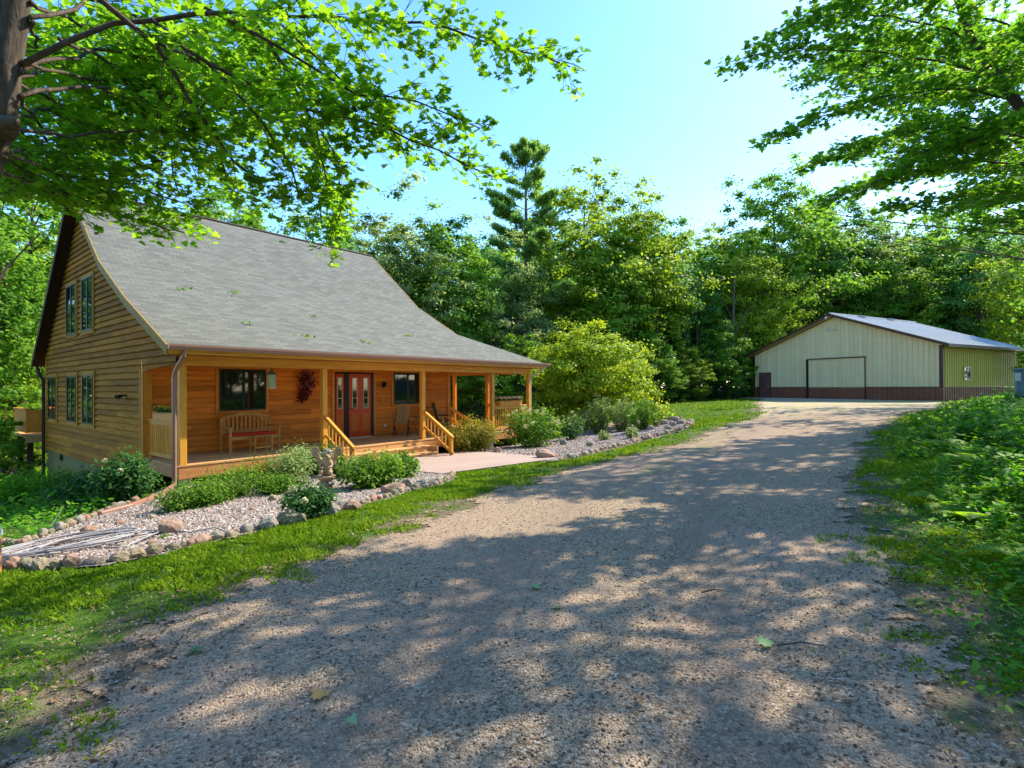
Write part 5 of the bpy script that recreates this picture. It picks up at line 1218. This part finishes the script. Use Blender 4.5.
# hanging lantern
l=hE('hanging_lantern',2.32,.55,1.66,0,'pale green glass lantern hanging under the porch between window and wreath','lantern')
M['lglass']=simple('pale_green_glass',(.40,.55,.42),(.30,.45,.34),10,.2,.6)
M['patina']=simple('patina_metal',(.22,.24,.16),(.14,.15,.10),8,.5)
mb=MB(); mb.tube([(0,0,.50),(0,0,.74)],.005,5); mb.lathe([(.005,.52),(.02,.49),(.05,.44),(.135,.37),(.135,.355)],6); mb.build('cap',M['patina'],l)
mb=MB(); mb.lathe([(.095,.03),(.10,.354)],6); mb.build('glass_body',M['lglass'],l)
mb=MB(); mb.lathe([(.03,-.01),(.12,.0),(.12,.03)],6)
for k in range(6):
    a=2*PI*k/6; mb.box(.103*math.cos(a)-.006,.103*math.cos(a)+.006,.103*math.sin(a)-.006,.103*math.sin(a)+.006,.03,.36)
mb.build('cage',M['cream'],l)
# dried swag on the wall
s_=hE('wall_swag',4.15,VF-.03,1.78,0,'dark red dried swag with curling ribbons hung on the porch wall','swag')
M['swag']=leafmat('dried_red_leaves',(.10,.015,.015),(.20,.03,.03),(.38,.13,.10),.1,.7,1.0)
r=np.random.default_rng(5); n=420; t_=r.random(n); P=np.stack([(r.normal(size=n)*.11)*(1.1-np.abs(t_-.3))+.05*np.sin(t_*5),-.03-.07*r.random(n),.34-.85*t_],1)
poly_mesh('leaves',leaf_verts(P,r.normal(size=(n,3))+np.array([0,-1.2,0]),.09+.05*r.random(n),OVAL,fold=.3),M['swag'],s_)
mb=MB()
for k in range(9):
    a=random.uniform(-.5,1.5); z=.3-.08*k; mb.tube([(0,-.05,z),(.12*math.cos(a),-.10,z+.10),(.22*math.cos(a),-.08,z+.12*math.sin(a)+.05),(.20*math.cos(a)+.05,-.09,z-.02)],[.012,.012,.010,.006],6)
mb.build('ribbon',simple('pink_ribbon',(.50,.22,.18),(.35,.12,.10)),s_)
# flower boxes on the rails
def planter(u,v,z,L,rz,label,pm):
    p=hE('flower_box',u,v,z,rz,label,'flower box'); mb=MB(); t=.018; w_=.22; h=.19
    mb.box(0,L,-w_/2,-w_/2+t,0,h); mb.box(0,L,w_/2-t,w_/2,0,h); mb.box(0,t,-w_/2+t,w_/2-t,0,h); mb.box(L-t,L,-w_/2+t,w_/2-t,0,h); mb.box(t,L-t,-w_/2+t,w_/2-t,0,.14); mb.build('box',M['trim'],p,bevel=.004)
    r=np.random.default_rng(int(u*10)); n=900; P=np.stack([L*r.random(n),r.normal(size=n)*.09,.17+.13*r.random(n)],1); poly_mesh('foliage',leaf_verts(P,r.normal(size=(n,3))*.5+np.array([0,0,1]),.05,OVAL),M['shrub_dark'],p)
    n=1100 if pm=='petal' else 160; P=np.stack([L*r.random(n),r.normal(size=n)*.10,.26+.07*r.random(n)],1); poly_mesh('blooms',leaf_verts(P,r.normal(size=(n,3))*.5+np.array([0,-.4,1]),.06,QUAD),M[pm],p)
planter(.09,.32,.95,1.25,PI/2,'wooden flower box on the left end rail of the porch','flower_yellow')
planter(10.75,.09,.95,1.35,0,'wooden flower box of pink and yellow blooms on the far front rail','petal')
# folding chairs and bistro set by the second window
M['chairwood']=wood('pale_chair_wood',(.55,.36,.18),(.36,.22,.10),2,.5)
def chair(u,v,rz,label,mat,folding=False):
    c=hE('rocking_chair' if not folding else 'patio_chair',u,v,0,rz,label,'chair')
    for x in (-.24,.24):
        mb=MB(); mb.bar((x,-.22,.0),(x,.02,.60),.03,.03,up=(1,0,0)); mb.bar((x,.26,.0),(x,-.10,.44),.03,.03,up=(1,0,0)); mb.build('leg',M['black'] if not folding else M['patina'],c)
        mb=MB(); mb.bar((x,-.25,.62),(x,.20,.62),.05,.025); mb.build('armrest',mat,c)
    mb=MB(); [mb.box(-.23,.23,-.24+.09*k,-.17+.09*k,.41,.43) for k in range(5)]; mb.build('seat',mat,c)
    mb=MB(); Mx=Matrix.Translation((0,.20,.43))@Matrix.Rotation(-.28,4,'X')
    for k in range(5): mb.box(-.20+.085*k,-.14+.085*k,-.01,.01,0,.66+.03*math.sin(PI*(k+.5)/5),M=Mx)
    mb.box(-.23,.23,.011,.03,.50,.56,M=Mx); mb.box(-.23,.23,.011,.03,.06,.12,M=Mx); mb.build('backrest',mat,c)
chair(7.35,1.55,-.9,'pale slat chair leaning back below the second window',M['chairwood'])
chair(9.3,1.55,.6,'dark metal chair at the far end of the porch wall',M['black'],True)
bt=hE('bistro_table',8.15,1.45,0,0,'small round metal table with crossed legs beside the pale chair','table')
mb=MB(); mb.lathe([(.0,.60),(.28,.60),(.28,.625),(0,.625)],20); mb.build('table_top',M['patina'],bt)
for k in range(3):
    a=k*2.09; mb=MB(); mb.tube([(.22*math.cos(a),.22*math.sin(a),.60),(.02*math.cos(a),.02*math.sin(a),.33),(-.24*math.cos(a+.3),-.24*math.sin(a+.3),0)],.012,6); mb.build('leg',M['patina'],bt)

# kneeling angel on a pedestal
sg=G(326,491); st=empty('angel_statue',sg,math.radians(10),'weathered stone angel with raised wings on a carved pedestal','statue')
M['stone']=rockmat('statue_stone',(.52,.36,.22),(.30,.19,.11))
mb=MB(); mb.box(-.17,.17,-.15,.15,-.03,.05); mb.lathe([(.17,.05),(.14,.08),(.105,.13),(.11,.20),(.15,.24),(.17,.26),(.17,.30)],14); mb.build('pedestal',M['stone'],st,bevel=.008)
mb=MB()
for k in range(5):
    a=-1.57+.55*(k-2); mb.lathe([(.0,-.03),(.035,-.015),(.045,.01),(.03,.035),(0,.04)],7,(.135*math.cos(a),.135*math.sin(a),.15))
mb.build('carved_rose',M['rock_grey'],st,smooth=True)
def skin(name,verts,edges,radii,mat,parent,sub=2,rootv=0):
    me=bpy.data.meshes.new(name); me.from_pydata(verts,edges,[]); o=bpy.data.objects.new(name,me); col.objects.link(o); o.parent=parent
    m=o.modifiers.new('s','SKIN'); 
    for i,rd in enumerate(radii):
        d=me.skin_vertices[0].data[i]; d.radius=(rd,rd) if not isinstance(rd,tuple) else rd; d.use_root=(i==rootv)
    m.use_smooth_shade=True; s=o.modifiers.new('d','SUBSURF'); s.levels=sub; s.render_levels=sub; me.materials.append(mat); return o
# a crouched cherub: pelvis, chest, bowed head, arms folded on the knee
vts=[(0,.03,.37),(0,.02,.47),(.01,-.01,.57),(.02,-.05,.635),(.035,-.085,.70),
     (-.075,-.01,.56),(-.10,-.07,.47),(-.04,-.14,.46),(.085,-.01,.56),(.11,-.07,.48),(.05,-.14,.46),
     (-.06,.0,.35),(-.085,-.13,.41),(-.08,-.12,.33),(.06,.0,.35),(.09,-.12,.36),(.09,.0,.32)]
eds=[(0,1),(1,2),(2,3),(3,4),(2,5),(5,6),(6,7),(2,8),(8,9),(9,10),(0,11),(11,12),(12,13),(0,14),(14,15),(15,16)]
rad_=[.085,.08,.08,.04,.094,.040,.030,.022,.040,.030,.022,.058,.042,.030,.058,.042,.030]
body=skin('body',vts,eds,rad_,M['stone'],st)
mb=MB(); r=random.Random(3)
for k in range(46):
    a=r.uniform(0,6.28); e=r.uniform(.0,1.4); p=Vector((math.cos(a)*math.cos(e)*.094,math.sin(a)*math.cos(e)*.094,math.sin(e)*.094))+Vector((.035,-.075,.71)); mb.lathe([(0,-.024),(.024,-.01),(.024,.01),(0,.024)],6,tuple(p))
mb.build('hair',M['rock_grey'],st,smooth=True)
for s in (-1,1):
    # feathered wing: raised, cupped, rows of feathers with thickness
    mb=MB()
    for row,(n_,L_,wd_) in enumerate(((7,.34,.045),(6,.22,.04),(5,.13,.035))):
        for k in range(n_):
            t=k/(n_-1); a=math.radians(28+62*t); b0=Vector((s*(.05+.10*t*(1-row*.15)),.06+.015*row*-1,.50+.06*(1-t)))
            d=Vector((s*math.cos(a)*.75,.10,math.sin(a))).normalized(); b1=b0+d*L_*(.75+.35*math.sin(PI*(.25+.6*t)))
            mb.bar(b0,b0.lerp(b1,.75),wd_,.014,up=(0,1,0)) if False else None
            x=d.cross(Vector((0,1,0))).normalized()*wd_*.5; th=Vector((0,.008,0))
            q=[b0-x*.7,b0+x*.7,b0.lerp(b1,.7)+x,b1,b0.lerp(b1,.7)-x]; f=[p-th-Vector((0,.007*row,0)) for p in q]; g_=[p+th-Vector((0,.007*row,0)) for p in q]
            mb.face(f); mb.face(g_[::-1]); [mb.face([f[j],g_[j],g_[(j+1)%5],f[(j+1)%5]]) for j in range(5)]
    mb.build('wing',M['stone'],st)

# coiled hose, sprinkler, bed post, fallen leaves
hose=empty('garden_hose',G(80,548),0,'loosely coiled pale garden hose lying on the pebbles','hose'); mb=MB(); pts=[]; r=random.Random(8); hl=Vector(hose.location)
def onbed(x,y,dz=.075): return Vector((x,y,h1(x,y)+dz))-hl
for k in range(12):
    cx=hl.x-.10+.35*r.random()*(1 if k%2 else -1); cy=hl.y+.10*r.uniform(-1,1); A=r.uniform(.40,.85); B=r.uniform(.28,.60); ph=r.uniform(-.4,.4)
    for i in range(22):
        a=2*PI*i/22; x=A*math.cos(a); y=B*math.sin(a); xx=x*math.cos(.35+ph*.3)-y*math.sin(.35+ph*.3); yy=x*math.sin(.35+ph*.3)+y*math.cos(.35+ph*.3); pts.append(onbed(cx+xx,cy+yy,.062+.004*k+.01*r.random()))
mb.tube(pts,.009,5)
tail=[G(px,py,.07)-hl for px,py in ((105,548),(125,546),(150,535),(168,529),(190,532),(215,527),(230,533))]; mb.tube(tail,.010,5); tail=[G(px,py,.07)-hl for px,py in ((60,552),(30,556),(0,560),(-30,566))]; mb.tube(tail,.010,5)
mb.build('hose',simple('pale_hose',(.40,.38,.39),(.30,.28,.29),5,.4),hose,smooth=True)
g=G(49,533); sp=empty('sprinkler',g,.4,'small green sprinkler with a thin upright wand at the bed edge','sprinkler')
mb=MB(); mb.lathe([(0,0),(.10,0),(.09,.04),(.03,.06),(.02,.10),(0,.11)],12); mb.build('base',simple('teal_plastic',(.05,.28,.20),rough=.4),sp); mb=MB(); mb.tube([(0,0,.08),(.06,.05,.2),(.14,.1,.38)],.0035,5); mb.build('wand',M['white'],sp)
g=G(-6,577); po=empty('garden_post',g,0,'short wooden post with a white cap at the left edge','post'); mb=MB(); mb.box(-.04,.04,-.04,.04,-.1,.42); mb.build('post',M['rim'],po,bevel=.004); mb=MB(); mb.lathe([(.06,.42),(.065,.46),(.03,.55),(0,.58)],10); mb.build('cap',M['white'],po)
M['fallen']=leafmat('fallen_maple_leaf',(.10,.22,.08),(.16,.32,.14),(.25,.40,.2),.2)
M['dead']=leafmat('brown_leaf',(.22,.11,.04),(.34,.18,.06),(.45,.28,.1),.1)
for i,(px,py,sz,k,where) in enumerate(((757,643,.13,'fallen','right of centre on the near gravel'),(535,588,.13,'fallen','at the left middle of the drive'),(561,607,.10,'fallen','just below the other green leaf on the drive'),(203,646,.13,'fallen','on the grassy gravel at the lower left'),(348,716,.08,'fallen','at the bottom of the drive near the grass'),(310,696,.11,'dead','brown and curled near the bottom left of the drive'),(640,700,.06,'dead','near the bottom centre of the drive'),(720,592,.07,'dead','by the twig on the drive'))):
    g=G(px,py,.03); o=poly_mesh('fallen_leaf',leaf_verts(np.array([[0,0,0.]]),np.array([[.15,-.25,1.]]),sz*.85,MAPLE,np.array([[1,.3,0.]]),fold=.35),M[k],None); o.location=g; o.rotation_euler=(0,0,i*1.3); tag(o,('green fallen maple leaf ' if k=='fallen' else 'dry fallen leaf ')+where,'fallen leaf')
for i,(px,py,L,lb) in enumerate(((775,645,.30,'thin dark twig right of the green leaf on the near drive'),(700,592,.22,'short dark twig in the middle of the drive'))):
    g=G(px,py,.03); tw=MB(); tw.tube([(0,0,0),(L*.5,.02,.01),(L,-.01,0)],[.006,.005,.002],5); o=tw.build('twig',M['bark']); o.location=g; o.rotation_euler=(0,0,.1*i); tag(o,lb,'twig')
# leaf sprigs caught on the roof
for i,(u,v) in enumerate(((2.0,1.2),(3.3,.6),(4.6,2.4),(1.2,3.2),(2.6,3.4),(5.2,.5),(7.5,1.4))):
    p=hw(u,v,roofz(v)+.02); n=14; r=np.random.default_rng(i); P=r.normal(size=(n,3))*np.array([.10,.10,.012])+np.array([0,0,.02]); o=poly_mesh('leaf_sprig',leaf_verts(P,r.normal(size=(n,3))*.4+np.array([-.2,-.5,1]),.09,MAPLE),M['maple'],None); o.location=p; tag(o,'sprig of green leaves caught on the roof shingles','leaf sprig','leaf sprigs on the roof')
